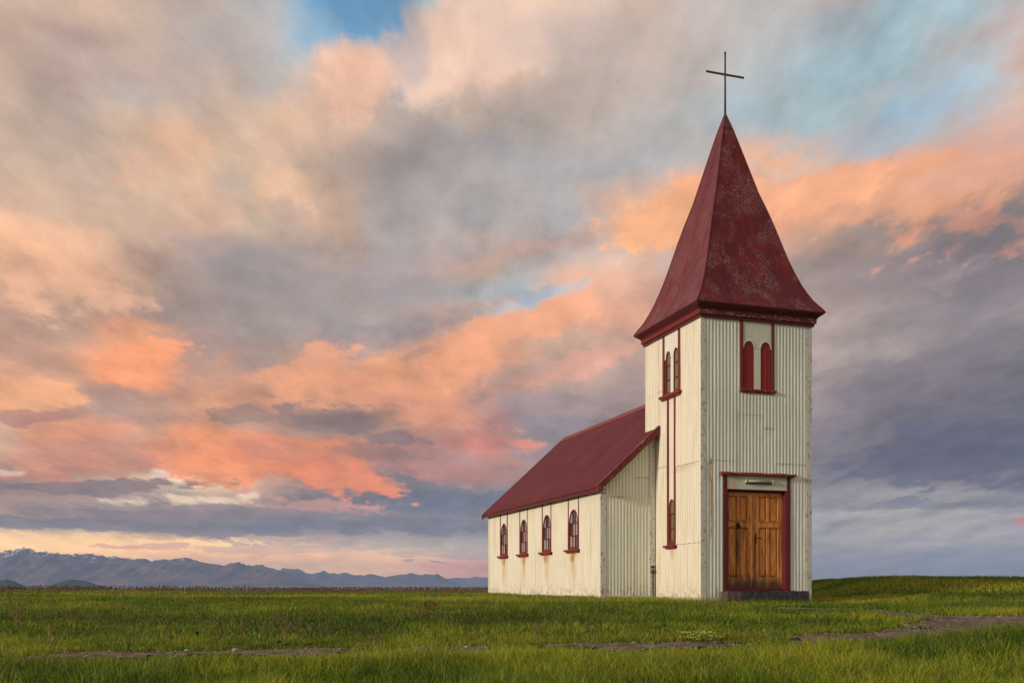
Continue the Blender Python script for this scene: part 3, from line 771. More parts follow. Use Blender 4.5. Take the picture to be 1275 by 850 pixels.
def wall(axis, plane, outward, s0, s1, z0, z1, mat, holes=(), top=None, splits=None, widths=.66, zs=(2.95,)):
    """splits: list of (s_from, s_to, [z joints])"""
    if splits is None:
        n = max(1, round((s1-s0)/widths)); splits = []
        for i in range(n):
            splits.append((s0+(s1-s0)*i/n, s0+(s1-s0)*(i+1)/n, [z+random.uniform(-.02, .02) for z in zs]))
    for i, (a, b, joints) in enumerate(splits):
        zz = [z0]+[j for j in joints if z0 < j < z1]+[z1]
        for k, (l, h) in enumerate(zip(zz[:-1], zz[1:])):
            siding(axis, plane, outward, a-(.03 if i else 0), b, l-(.03 if k else 0), h, mat, holes, top, lift=.0025*((i % 2))+.0045*k)

# window openings
TSW = (.93, 1.79, 4.60, 6.3)          # tower side belfry window: v0 v1 z0 z1
TSL = (1.15, 1.575, 1.17, 4.62)       # long strip with the little window at its foot
TFW = (.93, 1.77, 4.51, 6.3)
DOOR = (.525, 2.17, .12, 2.66)
# tower left face
wall('v', 0, -1, 0.02, W-.02, .03, ZC+.03, MAT['tower_side'], [TSW, TSL], None,
     [(0.02, .62, [1.20, 2.92]), (.62, 1.33, [2.95]), (1.33, 2.02, [1.18]), (2.02, W-.02, [2.99, 4.75])])
# tower front
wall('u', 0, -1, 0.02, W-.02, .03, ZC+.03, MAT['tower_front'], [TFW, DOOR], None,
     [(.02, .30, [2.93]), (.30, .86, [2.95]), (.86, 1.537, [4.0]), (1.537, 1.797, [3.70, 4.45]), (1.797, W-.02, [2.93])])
# tower right and rear faces
wall('v', W, 1, 0.02, W-.02, .03, ZC+.03, MAT['nave_front'], (), None, widths=.68)
wall('u', W, 1, 0.02, W-.02, 2.6, ZC+.03, MAT['nave_side'], (), None, widths=.68, zs=())
# nave side (left, sunlit)
WV = (3.92, 5.89, 7.86, 9.80); WHW = .375
NH = [(v-WHW, v+WHW, 1.14, 3.0) for v in WV]
wall('v', NU0, -1, NV0+.01, NV1-.01, .03, 2.47, MAT['nave_side'], NH, None, widths=.68, zs=())
wall('v', NU1, 1, NV0+.01, NV1-.01, .03, 2.47, MAT['nave_side'], [], None, widths=.68, zs=())
# nave front gable, either side of the tower
wall('u', NV0, -1, NU0+.01, -.005, .03, 4.2, MAT['nave_front'], (), gable_top,
     [(NU0+.01, -.76, [2.325]), (-.76, -.55, [2.33]), (-.55, -.005, [2.79])])
wall('u', NV0, -1, W+.005, NU1-.01, .03, 4.2, MAT['nave_front'], (), gable_top, zs=(2.3,))
wall('u', NV1, 1, NU0+.01, NU1-.01, .03, 5.2, MAT['nave_front'], (), gable_top, zs=(2.3,))

# structural core behind the sheets
def core():
    mb = MB(); t = .11
    mb.box(t, W-t, t+.12, W-t, -.3, 6.0)
    for u0, u1 in ((NU0+t, RC), (RC, NU1-t)):
        za, zb = gable_top(u0)-.03, gable_top(u1)-.03
        y0, y1 = NV0+.06, NV1-.06
        v = [(u0,y0,-.3),(u1,y0,-.3),(u1,y0,zb),(u0,y0,za),(u0,y1,-.3),(u1,y1,-.3),(u1,y1,zb),(u0,y1,za)]
        mb.add(v, [(0,1,2,3),(5,4,7,6),(4,0,3,7),(1,5,6,2),(3,2,6,7),(4,5,1,0)])
    mb.build('inner_wall', MAT['interior'], church)
    # pale concrete footing showing under the sheets
    mb = MB()
    for (x0,x1,y0,y1) in ((-.012,W+.012,-.012,.05),(-.012,.05,.05,NV0-.02),(W-.05,W+.012,.05,NV0-.02),(NU0-.012,-.012,NV0-.012,NV0+.05),(W+.012,NU1+.012,NV0-.012,NV0+.05),
                          (NU0-.012,NU0+.05,NV0+.05,NV1+.012),(NU1-.05,NU1+.012,NV0+.05,NV1+.012),(NU0+.05,NU1-.05,NV1-.05,NV1+.012)):
        mb.box(x0, x1, y0, y1, -.5, .035)
    mb.build('footing', MAT['concrete'], church)
core()

# corner boards (angle pieces, slightly proud of the sheets)
def corner(x, y, sx, sy, z0, z1, wx, wy, mx, my, t=.013):
    """sx,sy: outward directions. wx = width of the board lying on the y-plane, wy = on the x-plane"""
    mb = MB(); n = 14
    for i in range(n):
        za = z0+(z1-z0)*i/n; zb = z0+(z1-z0)*(i+1)/n
        j = random.uniform(-.0015, .0015)
        mb.box(*sorted((x+sx*t, x-sx*wx+j)), *sorted((y+sy*(t+j), y)), za, zb)
    mb.build('corner_board', mx, church)
    mb = MB(); mb.box(*sorted((x+sx*(t-.001), x)), *sorted((y-.0005*sy, y-sy*wy)), z0, z1, .002)
    mb.build('corner_board', my, church)
corner(0, 0, -1, -1, .0, 5.99, .105, .03, MAT['corner'], MAT['corner_clean'])
corner(W, 0, 1, -1, .0, 5.99, .125, .10, MAT['corner'], MAT['corner_clean'])
corner(0, W, -1, 1, 3.4, 5.99, .10, .085, MAT['corner_clean'], MAT['corner_clean'])
corner(W, W, 1, 1, 3.4, 5.99, .10, .10, MAT['corner_clean'], MAT['corner_clean'])
corner(NU0, NV0, -1, -1, .0, 2.44, .12, .03, MAT['corner'], MAT['corner_clean'])
corner(NU1, NV0, 1, -1, .0, 2.44, .12, .08, MAT['corner'], MAT['corner_clean'])
corner(NU0, NV1, -1, 1, .0, 2.44, .12, .10, MAT['corner_clean'], MAT['corner_clean'])
corner(NU1, NV1, 1, 1, .0, 2.44, .12, .10, MAT['corner_clean'], MAT['corner_clean'])
mb = MB(); mb.box(-.165, -.032, NV0-.03, NV0, .0, 3.62); mb.build('corner_board', MAT['corner'], church, label='patchy board where nave meets tower')
# earth cable clamp and rusty rod in the angle
mb = MB()
mb.tube([(-.085, NV0-.045, .02), (-.085, NV0-.045, .74)], .013)
mb.box(-.15, -.03, NV0-.06, NV0-.028, .70, .735, .004); mb.box(-.13, -.045, NV0-.075, NV0-.028, .56, .63, .006)
mb.build('cable_clamp', MAT['iron'], church)

# ---- window building -------------------------------------------------
# Each opening is described in a wall frame: s along the wall, z up, d outward
def frame_map(axis, plane, outward):
    if axis == 'u': return lambda s, d, z: (s, plane + outward*d, z)
    return lambda s, d, z: (plane + outward*d, s, z)
def fbox(mb, M, s0, s1, d0, d1, z0, z1, bev=.003):
    a = M(s0, d0, z0); b = M(s1, d1, z1)
    mb.box(min(a[0], b[0]), max(a[0], b[0]), min(a[1], b[1]), max(a[1], b[1]), z0, z1, bev)
def arch_z(s, c, hw, spring, rise):
    t = max(-1, min(1, (s-c)/hw)); return spring + rise*math.sqrt(max(0, 1-t*t))
def plate(M, pts_lo, pts_hi, ss, d0, d1):
    """vertical plate between lower and upper curves over ss, from depth d0 to front d1"""
    mb = MB(); v = []; n = len(ss)
    for d in (d0, d1):
        for i, s in enumerate(ss): v += [M(s, d, pts_lo[i]), M(s, d, pts_hi[i])]
    f = []
    for i in range(n-1):
        a = 2*i; b = 2*n+2*i
        f += [(b, b+2, b+3, b+1), (a, a+1, a+3, a+2), (a, a+2, b+2, b), (a+1, b+1, b+3, a+3)]
    f += [(0, 2*n, 2*n+1, 1), (2*n-2, 2*n-1, 4*n-1, 4*n-2)]
    mb.add(v, f); return mb
def ribbon(M, path, w, d0, d1):
    """a bar of square section following a path in (s,z); w = width to the inside (list of inner pts given)"""
    mb = MB(); n = len(path[0]); out, inn = path; v = []
    for i in range(n):
        v += [M(out[i][0], d0, out[i][1]), M(out[i][0], d1, out[i][1]), M(inn[i][0], d1, inn[i][1]), M(inn[i][0], d0, inn[i][1])]
    f = []
    for i in range(n-1):
        a = 4*i; b = a+4
        for k in range(4): f.append((a+k, a+(k+1) % 4, b+(k+1) % 4, b+k))
    f += [(0, 1, 2, 3), (4*n-4, 4*n-1, 4*n-2, 4*n-3)]
    mb.add(v, f); return mb

def sash(win, M, c, hw, z0, spring, rise, cols, rowz, d, glassmat, bar=.026, rw=.035, rail=.06, mat=None, mbar=.020):
    """arched sash with glazing bars and a pane in every opening"""
    mat = mat or MAT['red']
    A = [math.pi*i/20 for i in range(21)]
    out = [(c+hw, z0)] + [(c+hw*math.cos(a), spring+rise*math.sin(a)) for a in A] + [(c-hw, z0)]
    inn = [(c+hw-rw, z0)] + [(c+(hw-rw)*math.cos(a), spring+(rise-rw)*math.sin(a)) for a in A] + [(c-hw+rw, z0)]
    o = ribbon(M, (out, inn), rw, d-.03, d+.02).build('frame', mat, win)
    mb = MB(); fbox(mb, M, c-hw+rw, c+hw-rw, d-.03, d+.022, z0, z0+rail); mb.build('bottom_rail', mat, win)
    ihw = hw-rw; ir = rise-rw
    def itop(s): return arch_z(s, c, ihw, spring, ir)
    cs = [c-ihw+2*ihw*i/cols for i in range(cols+1)]
    for s in cs[1:-1]:
        mb = MB(); fbox(mb, M, s-mbar/2, s+mbar/2, d-.02, d+.012, z0+rail, itop(s)+.006, 0); mb.build('glazing_bar', mat, win)
    for z in rowz:
        mb = MB(); fbox(mb, M, c-ihw, c+ihw, d-.018, d+.018, z-.012, z+.012, 0); mb.build('glazing_bar', mat, win)
    zz = [z0+rail] + list(rowz) + [None]
    for i in range(cols):
        for k in range(len(zz)-1):
            a, b = cs[i]+mbar/2*(i > 0), cs[i+1]-mbar/2*(i < cols-1)
            lo = zz[k]+(.012 if k else 0)
            ss = [a+(b-a)*j/6 for j in range(7)]
            his = [itop(s) if zz[k+1] is None else min(zz[k+1]-.012, itop(s)) for s in ss]
            tilt = random.uniform(-.003, .003)
            M2 = (lambda M, tilt, a: (lambda s, dd, z: M(s, dd+tilt*(s-a)*10, z)))(M, tilt, a)
            gm = glassmat[(i+k) % len(glassmat)] if isinstance(glassmat, list) else glassmat
            plate(M2, [lo]*7, his, ss, d-.012, d-.006).build('pane', gm, win)

def spandrel(win, M, s0, s1, arches, z_low, z_top, d0, d1, mat, name='head_panel'):
    """flat painted panel above the arches"""
    ss = set(np.linspace(s0, s1, 9).tolist())
    for c, hw, spring, rise in arches:
        for i in range(21): ss.add(c+hw*math.cos(math.pi*i/20))
    ss = sorted(q for q in ss if s0-1e-6 <= q <= s1+1e-6)
    lo = []
    for s in ss:
        z = z_low
        for c, hw, spring, rise in arches:
            if abs(s-c) <= hw+1e-6: z = max(z, arch_z(s, c, hw, spring, rise))
        lo.append(z)
    plate(M, lo, [z_top]*len(ss), ss, d0, d1).build(name, mat, win)

def sill(win, M, s0, s1, z, d=.09, h=.055, mat=None):
    mb = MB(); fbox(mb, M, s0, s1, -.04, d, z-h, z, .006)
    fbox(mb, M, s0+.04, s1-.04, -.04, d*.62, z-h-.035, z-h-.001, .004)
    mb.build('sill', mat or MAT['red_worn'], win)

# nave windows
M = frame_map('v', NU0, -1)
for i, vc in enumerate(WV):
    win = empty('window', parent=church)
    hw = .300; sp = 1.835; ri = .315
    for s in (-1, 1):
        mb = MB(); a, b = sorted((vc+s*(WHW-.055), vc+s*(WHW+.005))); fbox(mb, M, a, b, -.05, .015, 1.16, 2.47); mb.build('trim_board', MAT['red'], win)
    # inner lining between trim and sash below the spring
    for s in (-1, 1):
        mb = MB(); a, b = sorted((vc+s*(hw+.0005), vc+s*(WHW-.056))); fbox(mb, M, a, b, -.06, .002, 1.16, sp+.002, .002); mb.build('jamb', MAT['red'], win)
    spandrel(win, M, vc-WHW+.056, vc+WHW-.056, [(vc, hw, sp, ri)], sp+.004, 2.47, -.07, .004, MAT['flat_panel'])
    sash(win, M, vc, hw, 1.16, sp, ri, 3, (1.50, 1.815), -.012, [MAT['glass'], MAT['glass_pale'], MAT['glass_pale']], rail=.07)
    sill(win, M, vc-.46, vc+.46, 1.16, .10, .045)
    mb = MB(); fbox(mb, M, vc-.235, vc+.235, -.1, -.075, 1.12, 2.2, 0); mb.build('back_board', MAT['interior'], win)

# tower side belfry window (two narrow arches)
M = frame_map('v', 0, -1)
win = empty('window', parent=church)
mb = MB(); fbox(mb, M, .925, 1.035, -.05, .020, 4.60, 5.98); mb.build('trim_board', MAT['red'], win)
mb = MB(); fbox(mb, M, 1.705, 1.795, -.05, .020, 4.60, 5.98); mb.build('trim_board', MAT['red'], win)
ar = [(1.15, .115, 5.44, .16), (1.53, .115, 5.44, .16)]
spandrel(win, M, 1.036, 1.704, ar, 5.42, 5.98, -.08, .006, MAT['flat_panel'])
mb = MB(); fbox(mb, M, 1.266, 1.414, -.08, .006, 4.60, 5.419); mb.build('mullion', MAT['flat_panel'], win)
for s in (1.646, 1.704): pass
mb = MB(); fbox(mb, M, 1.646, 1.7035, -.08, -.006, 4.60, 5.419); mb.build('jamb', MAT['red'], win)
for c, hw, sp, ri in ar:
    sash(win, M, c, hw, 4.60, sp, ri, 1, (4.945, 5.275), -.011, MAT['glass_dusty'], rw=.022, rail=.07)
sill(win, M, .87, 1.845, 4.60, .10, .06)
mb = MB(); fbox(mb, M, 1.04, 1.70, -.1, -.085, 4.6, 5.7, 0); mb.build('back_board', MAT['interior'], win)

# long strip with narrow window
win = empty('window', parent=church, label='tall narrow strip with a slit window at its foot')
mb = MB(); fbox(mb, M, 1.147, 1.237, -.05, .018, 1.17, 4.50); mb.build('trim_board', MAT['red'], win)
mb = MB(); fbox(mb, M, 1.488, 1.578, -.05, .018, 1.17, 4.50); mb.build('trim_board', MAT['red'], win)
spandrel(win, M, 1.238, 1.487, [(1.3625, .1245, 2.08, .15)], 2.08, 4.52, -.07, .002, MAT['flat_panel'], 'strip_panel')
sash(win, M, 1.3625, .1245, 1.17, 2.08, .15, 1, (1.57, 1.90), -.018, MAT['glass_dusty'], rw=.024, rail=.12)
sill(win, M, 1.09, 1.64, 1.185, .09, .045, MAT['red'])
mb = MB(); fbox(mb, M, 1.24, 1.485, -.1, -.085, 1.17, 2.3, 0); mb.build('back_board', MAT['interior'], win)

# tower front louvre window, closed with red shutters
M = frame_map('u', 0, -1)
win = empty('window', parent=church, label='twin arched opening closed with dark red shutters')
for a, b in ((.93, 1.005), (1.697, 1.772)):
    mb = MB(); fbox(mb, M, a, b, -.05, .019, 4.51, 5.985); mb.build('trim_board', MAT['red'], win)
ar = [(1.147, .125, 5.405, .145), (1.561, .125, 5.405, .145)]
spandrel(win, M, 1.0055, 1.6965, ar, 5.40, 5.985, -.06, .007, MAT['front_panel'])
mb = MB(); fbox(mb, M, 1.272, 1.436, -.06, .007, 4.51, 5.397, .002); mb.build('mullion', MAT['front_panel'], win)
# moulded rims over the arches
for c, hw, sp, ri in ar:
    A = [math.pi*i/16 for i in range(17)]
    o_ = [(c+(hw+.022)*math.cos(a), sp+(ri+.022)*math.sin(a)) for a in A]; i_ = [(c+hw*.998*math.cos(a), sp+ri*.998*math.sin(a)) for a in A]
    ribbon(M, (o_, i_), .02, .0075, .016).build('arch_rim', MAT['front_panel'], win)
    sh = empty('shutter', parent=win)
    # boards of the shutter (sub-parts would be a fourth level: joined as one shutter mesh)
for c, hw, sp, ri in ar:
    pass
for o in [o for o in win.children if o.name.startswith('shutter')]:
    bpy.data.objects.remove(o)
for c, hw, sp, ri in ar:
    n = 3
    for k in range(n):
        a = c-hw+2*hw*k/n+.003; b = c-hw+2*hw*(k+1)/n-.003
        ss = [a+(b-a)*j/6 for j in range(7)]
        plate(M, [4.51]*7, [arch_z(s, c, hw, sp, ri) for s in ss], ss, -.06, -.007+.003*(k % 2)).build('shutter_board', MAT['shutter'], win)
    A = [math.pi*i/20 for i in range(21)]
    out = [(c+hw, 4.51)] + [(c+hw*math.cos(a), sp+ri*math.sin(a)) for a in A] + [(c-hw, 4.51)]
    inn = [(c+hw-.016, 4.51)] + [(c+(hw-.016)*math.cos(a), sp+(ri-.016)*math.sin(a)) for a in A] + [(c-hw+.016, 4.51)]
    ribbon(M, (out, inn), .016, -.05, .004).build('shutter_rim', MAT['dark_red'], win)
for a, b in ((1.0055, 1.021), (1.687, 1.6965)):
    mb = MB(); fbox(mb, M, a, b, -.06, -.002, 4.51, 5.397, .001); mb.build('jamb', MAT['red'], win)
sill(win, M, .905, 1.81, 4.51, .06, .045)

# ---- door ------------------------------------------------------------
dr = empty('door_frame', parent=church)
mb = MB(); fbox(mb, M, .522, .612, -.04, .022, .165, 2.645); mb.build('post', MAT['dark_red'], dr)
mb = MB(); fbox(mb, M, 2.088, 2.172, -.04, .022, .165, 2.645); mb.build('post', MAT['dark_red'], dr)
mb = MB(); fbox(mb, M, 2.060, 2.0875, -.20, .0, .20, 2.345, .002); mb.build('reveal', MAT['dark_red'], dr)
mb = MB(); fbox(mb, M, .6125, .640, -.20, .0, .20, 2.345, .002); mb.build('reveal', MAT['dark_red'], dr)
mb = MB(); fbox(mb, M, .6125, 2.0875, -.20, .028, .165, .20, .004); mb.build('threshold', MAT['dark_red'], dr)
mb = MB(); fbox(mb, M, .6125, 2.0875, -.20, .012, 2.35, 2.6445, .003); mb.build('transom_panel', MAT['front_panel'], church)
mb = MB(); fbox(mb, M, .640, 2.060, -.16, -.10, 2.30, 2.349, .003); mb.build('lintel', MAT['dark_red'], dr)
# weathered hood board with ragged edges
def hood():
    n = 26; v = []; f = []
    for i in range(n+1):
        s = .43+(2.27-.43)*i/n; r1 = random.uniform(-.008, .008); r2 = random.uniform(-.010, .008)
        zt = 2.700 + .006*math.sin(i*.7)+r1*.5; zb = 2.642+r2*.6; d = .11+r2
        v += [M(s, 0, zt+.02), M(s, d-.02, zt+r1), M(s, d, zt-.018), M(s, d-.012+r1, zb), M(s, 0, zb+.004)]
    for i in range(n):
        for k in range(5): f.append((5*i+k, 5*i+(k+1) % 5, 5*i+5+(k+1) % 5, 5*i+5+k))
    f += [(0, 1, 2, 3, 4), tuple(5*n+k for k in (4, 3, 2, 1, 0))]
    mesh_obj('door_hood', v, f, MAT['hood'], church)
hood()
# tube lamp over the door
lf = empty('lamp_fixture', parent=church)
mb = MB(); fbox(mb, M, 1.04, 1.70, .0125, .035, 2.475, 2.565, .006); mb.build('back_plate', MAT['fixture'], lf)
mb = MB(); mb.tube([M(1.05, .062, 2.525), M(1.69, .062, 2.525)], .024, 10); mb.build('tube_cover', MAT['fixture'], lf, True)
for s in (1.035, 1.685):
    mb = MB(); fbox(mb, M, s, s+.02, .030, .092, 2.49, 2.56, .006); mb.build('end_cap', MAT['fixture'], lf)
mb = MB(); fbox(mb, M, 1.05, 1.69, .036, .052, 2.476, 2.490, .002); mb.build('reflector', MAT['black_iron'], lf)

def door_leaf(s0, s1, stile_l, stile_r, mid):
    d = empty('door', parent=church)
    f0, f1 = -.17, -.135         # body depth
    fr = -.122                   # rails and stiles are proud
    Z0, Z1 = .205, 2.298
    mb = MB(); fbox(mb, M, s0, s1, -.19, f0+.01, Z0, Z1, 0); mb.build('back_sheet', MAT['wood_panel'], d)
    def bar(a, b, z0, z1, name, dd=fr):
        mb = MB(); fbox(mb, M, a, b, f0, dd, z0, z1, .004); mb.build(name, MAT['wood'], d)
    bar(s0, s0+stile_l, Z0, Z1, 'stile'); bar(s1-stile_r, s1, Z0, Z1, 'stile')
    a, b = s0+stile_l, s1-stile_r
    bar(a+.001, b-.001, Z0, .335, 'rail'); bar(a+.001, b-.001, .336, .455, 'rail', fr-.004)
    bar(a+.001, b-.001, 1.555, 1.655, 'rail'); bar(a+.001, b-.001, Z1-.085, Z1, 'rail')
    m0, m1 = mid-.033, mid+.033
    bar(m0, m1, .456, 1.554, 'mullion', fr-.003); bar(m0, m1, 1.656, Z1-.086, 'mullion', fr-.003)
    for p0, p1 in ((a, m0), (m1, b)):
        for z0, z1 in ((.456, 1.554), (1.656, Z1-.086)):
            # sunk bead and raised field
            mb = MB(); fbox(mb, M, p0+.004, p1-.004, f0, f0+.012, z0+.004, z1-.004, .002)
            fbox(mb, M, p0+.030, p1-.030, f0+.011, f0+.032, z0+.032, z1-.032, .010)
            mb.build('panel', MAT['wood_panel'], d)
    # small cap mouldings
    for z in (1.66, 1.535): bar(a-.012, b+.012, z, z+.016, 'moulding', fr+.010)
    return d
left = door_leaf(.641, 1.305, .07, .115, .965)
right = door_leaf(1.311, 2.059, .155, .115, 1.70)
mb = MB(); fbox(mb, M, 1.258, 1.300, -.124, -.100, .21, 2.295, .006); mb.build('cover_strip', MAT['wood'], left)
# diamond iron knocker
kn = MB(); c = M(.955, -.118, 1.575)
def diamond(mb, cx, cz, rx, rz, d0, d1, inset=.3):
    o = [(cx-rx, cz), (cx, cz-rz), (cx+rx, cz), (cx, cz+rz)]
    v = [M(s, d0, z) for s, z in o] + [M(cx+(s-cx)*(1-inset), d1, cz+(z-cz)*(1-inset)) for s, z in o]
    mb.add(v, [(4,5,6,7), (0,1,5,4), (1,2,6,5), (2,3,7,6), (3,0,4,7), (3,2,1,0)])
diamond(kn, .955, 1.575, .078, .098, -.130, -.108)
diamond(kn, .955, 1.575, .040, .052, -.108, -.085)
kn.tube([M(.955-.035, -.085, 1.585)] + [M(.955+.035*math.cos(a), -.078, 1.575+.045*math.sin(a)) for a in np.linspace(math.pi, 2*math.pi, 8)] , .007, 6)
kn.build('knocker', MAT['black_iron'], left)
h = MB(); fbox(h, M, 1.365, 1.402, -.124, -.112, 1.18, 1.42, .006)
h.tube([M(1.385, -.115, 1.31), M(1.385, -.065, 1.31), M(1.41, -.055, 1.31), M(1.47, -.055, 1.325), M(1.505, -.058, 1.295)], .010, 6)
h.tube([M(1.383, -.115, 1.24), M(1.383, -.10, 1.24)], .014, 8)
h.build('handle', MAT['black_iron'], right)

# doorstep: rough conglomerate blocks
def rough_block(name, x0, x1, y0, y1, z0, z1, mat, amt=.012, seed=0):
    bm = bmesh.new(); bmesh.ops.create_cube(bm, size=1)
    for q in bm.verts: q.co = ((x0+x1)/2+q.co.x*(x1-x0), (y0+y1)/2+q.co.y*(y1-y0), (z0+z1)/2+q.co.z*(z1-z0))
    long = [e for e in bm.edges if abs(e.verts[0].co.x-e.verts[1].co.x) > .5*(x1-x0)]
    bmesh.ops.subdivide_edges(bm, edges=long, cuts=int((x1-x0)/.09), use_grid_fill=True)
    bmesh.ops.subdivide_edges(bm, edges=[e for e in bm.edges if abs(e.verts[0].co.x-e.verts[1].co.x) < 1e-6], cuts=2, use_grid_fill=True)
    rr = random.Random(seed)
    for q in bm.verts:
        q.co += Vector((rr.uniform(-1, 1)*.4, rr.uniform(-1, 1), rr.uniform(-1, 1)))*amt
    mb = MB(); mb.bm(bm); return mb.build(name, mat, church)
rough_block('doorstep', .46, .785, -.30, -.027, -.15, .158, MAT['step'], .007, 1)['label'] = 'reddish stone end of the doorstep'
rough_block('doorstep', .79, 2.44, -.31, -.027, -.15, .160, MAT['step'], .010, 2)

# ---- cornice and spire -----------------------------------------------
C = 1.353
def loft_square(prof, name, mat, smooth=False, sides=(0, 1, 2, 3), mats=None):
    """prof: list of (half size, z) swept round the square tower with mitred corners; one mesh per side"""
    dirs = [((-1,-1),(1,-1)), ((1,-1),(1,1)), ((1,1),(-1,1)), ((-1,1),(-1,-1))]
    outs = []
    for k in sides:
        (ax, ay), (bx, by) = dirs[k]; v = []; f = []; nd = 10
        for r, z in prof:
            for j in range(nd+1):
                t = j/nd; v.append((C+r*(ax+(bx-ax)*t), C+r*(ay+(by-ay)*t), z))
        for i in range(len(prof)-1):
            for j in range(nd):
                a = i*(nd+1)+j; f.append((a, a+1, a+nd+2, a+nd+1))
        outs.append(mesh_obj(name, v, f, (mats or {}).get(k, mat), church, smooth))
    return outs
H = EYE
moulding = [(C+.02, 5.985), (C+.085, 5.985+.01), (C+.09, 6.15), (C+.115, 6.165), (C+.15, 6.20), (C+.185, 6.225), (C+.19, 6.24), (C+.212, 6.245)]
loft_square([(C+.0, 5.975), (C+.052, 5.975), (C+.054, 6.035), (C+.03, 6.036)], 'bed_board', MAT['dark_red'])
loft_square([(C+.02, 6.034), (C+.086, 6.034), (C+.090, 6.140), (C+.04, 6.141)], 'frieze_board', MAT['red'], mats={0: MAT['red_peel']})
loft_square([(C+.04, 6.142), (C+.104, 6.142), (C+.112, 6.160), (C+.135, 6.182), (C+.165, 6.205), (C+.188, 6.212), (C+.190, 6.236), (C+.205, 6.240)], 'cornice_moulding', MAT['dark_red'])
loft_square([(C+.0, 6.241), (C+.2195, 6.239), (C+.2215, 6.262)], 'eave_edge', MAT['dark_red'])
SP = [(1.5715,6.2665),(1.493,6.387),(1.39,6.537),(1.289,6.737),(1.202,6.937),(1.095,7.237),(1.001,7.537),(.891,7.937),(.784,8.337),(.666,8.737),(.538,9.137),(.434,9.537),(.33,9.937),(.2255,10.337),(.118,10.737)]
for k, mt in ((0, 'spire_front'), (3, 'spire_side'), (1, 'spire_side'), (2, 'spire_side')):
    dirs = [((-1,-1),(1,-1)), ((1,-1),(1,1)), ((1,1),(-1,1)), ((-1,1),(-1,-1))]
    (ax, ay), (bx, by) = dirs[k]
    # sheet metal laid in courses: the joints stand slightly proud
    v = []; f = []; nd = 16; pr = []
    for (r0, z0), (r1, z1) in zip(SP[:-1], SP[1:]):
        for t in (0, .5): pr.append((r0+(r1-r0)*t, z0+(z1-z0)*t))
    pr.append(SP[-1])
    for r, z in pr:
        for j in range(nd+1):
            t = j/nd; dent = .006*math.sin(9*t+z*2.1+k)*math.sin(z*3+k)*min(1, 6*t*(1-t))
            v.append((C+(r+dent)*(ax+(bx-ax)*t), C+(r+dent)*(ay+(by-ay)*t), z))
    for i in range(len(pr)-1):
        for j in range(nd):
            a = i*(nd+1)+j; f.append((a, a+1, a+nd+2, a+nd+1))
    mesh_obj('spire_roof', v, f, MAT[mt], church, True)
    # standing joints running up the face
    nx, ny = (ax+bx)/2, (ay+by)/2; tx, ty = (bx-ax)/2, (by-ay)/2
    for off in ((-.62, .02, .66) if k else (-.72, .02, .74)):
        pts = [(C+nx*(r+.004)+tx*off, C+ny*(r+.004)+ty*off, z) for r, z in pr if abs(off) < r-.02]
        if len(pts) > 2:
            mb = MB(); mb.tube(pts, .0028, 5); mb.build('roof_joint', MAT[mt], church, True)
for sx, sy in ((-1,-1), (1,-1), (1,1), (-1,1)):
    mb = MB(); mb.tube([(C+sx*(r+.002), C+sy*(r+.002), z+.002) for r, z in SP], .012, 6); mb.build('hip_roll', MAT['red'] if (sx, sy) == (-1,-1) else MAT['dark_red'], church, True)
loft_square([(.122, 10.722), (.128, 10.735), (.118, 10.775), (.07, 10.93), (.028, 11.07), (.012, 11.11)], 'spire_cap', MAT['dark_red'])
# cross
cr = empty('cross', parent=church)
mb = MB(); mb.tube([(C, C, 11.05), (C, C, 12.508)], [.024, .020], 8); mb.tube([(C, C, 12.49), (C, C, 12.525)], [.026, .022], 8); mb.build('upright', MAT['iron'], cr, True)
mb = MB(); mb.box(C-.49, C+.49, C-.016, C+.016, 11.988, 12.028, .004)
mb.build('crossbar', MAT['iron'], cr)

# ---- nave roof ---------------------------------------------------------
SLOPE = .925; EU = NU0-.175; RU = NU1+.08; RZ = 5.118
ang = math.atan(SLOPE)
def roof_z(u): return RZ - SLOPE*abs(u-RC)
RV0, RV1 = 1.96, 11.62
def roof_sheet(side, v0, v1, idx):
    ss = []; k = math.ceil(v0/(PITCH/6))
    ss.append(v0)
    while k*PITCH/6 < v1-1e-5: ss.append(k*PITCH/6); k += 1
    ss.append(v1)
    n = Vector((-math.sin(ang)*side*-1, 0, math.cos(ang)))
    ue = EU if side > 0 else RU
    us = [RC, RC+(ue-RC)*.3, RC+(ue-RC)*.65, ue]
    verts = []; faces = []
    un = -side*math.sin(ang); zn = math.cos(ang)
    for s in ss:
        h = .009*math.cos(2*math.pi*s/PITCH) + .0025*(idx % 2)
        for u in us:
            verts.append((u+un*h, s, roof_z(u)+zn*h))
        verts.append((us[-1]+un*(h-.012), s, roof_z(us[-1])+zn*(h-.012)))
    m = 5
    for i in range(len(ss)-1):
        for j in range(m-1):
            # leave out the part hidden inside the tower
            uc = (verts[i*m+j][0]+verts[i*m+j+1][0])/2
            q = (i*m+j, i*m+j+1, (i+1)*m+j+1, (i+1)*m+j)
            faces.append(q if side > 0 else tuple(reversed(q)))
    mesh_obj('roof_sheet', verts, faces, MAT['roof'], church, True)
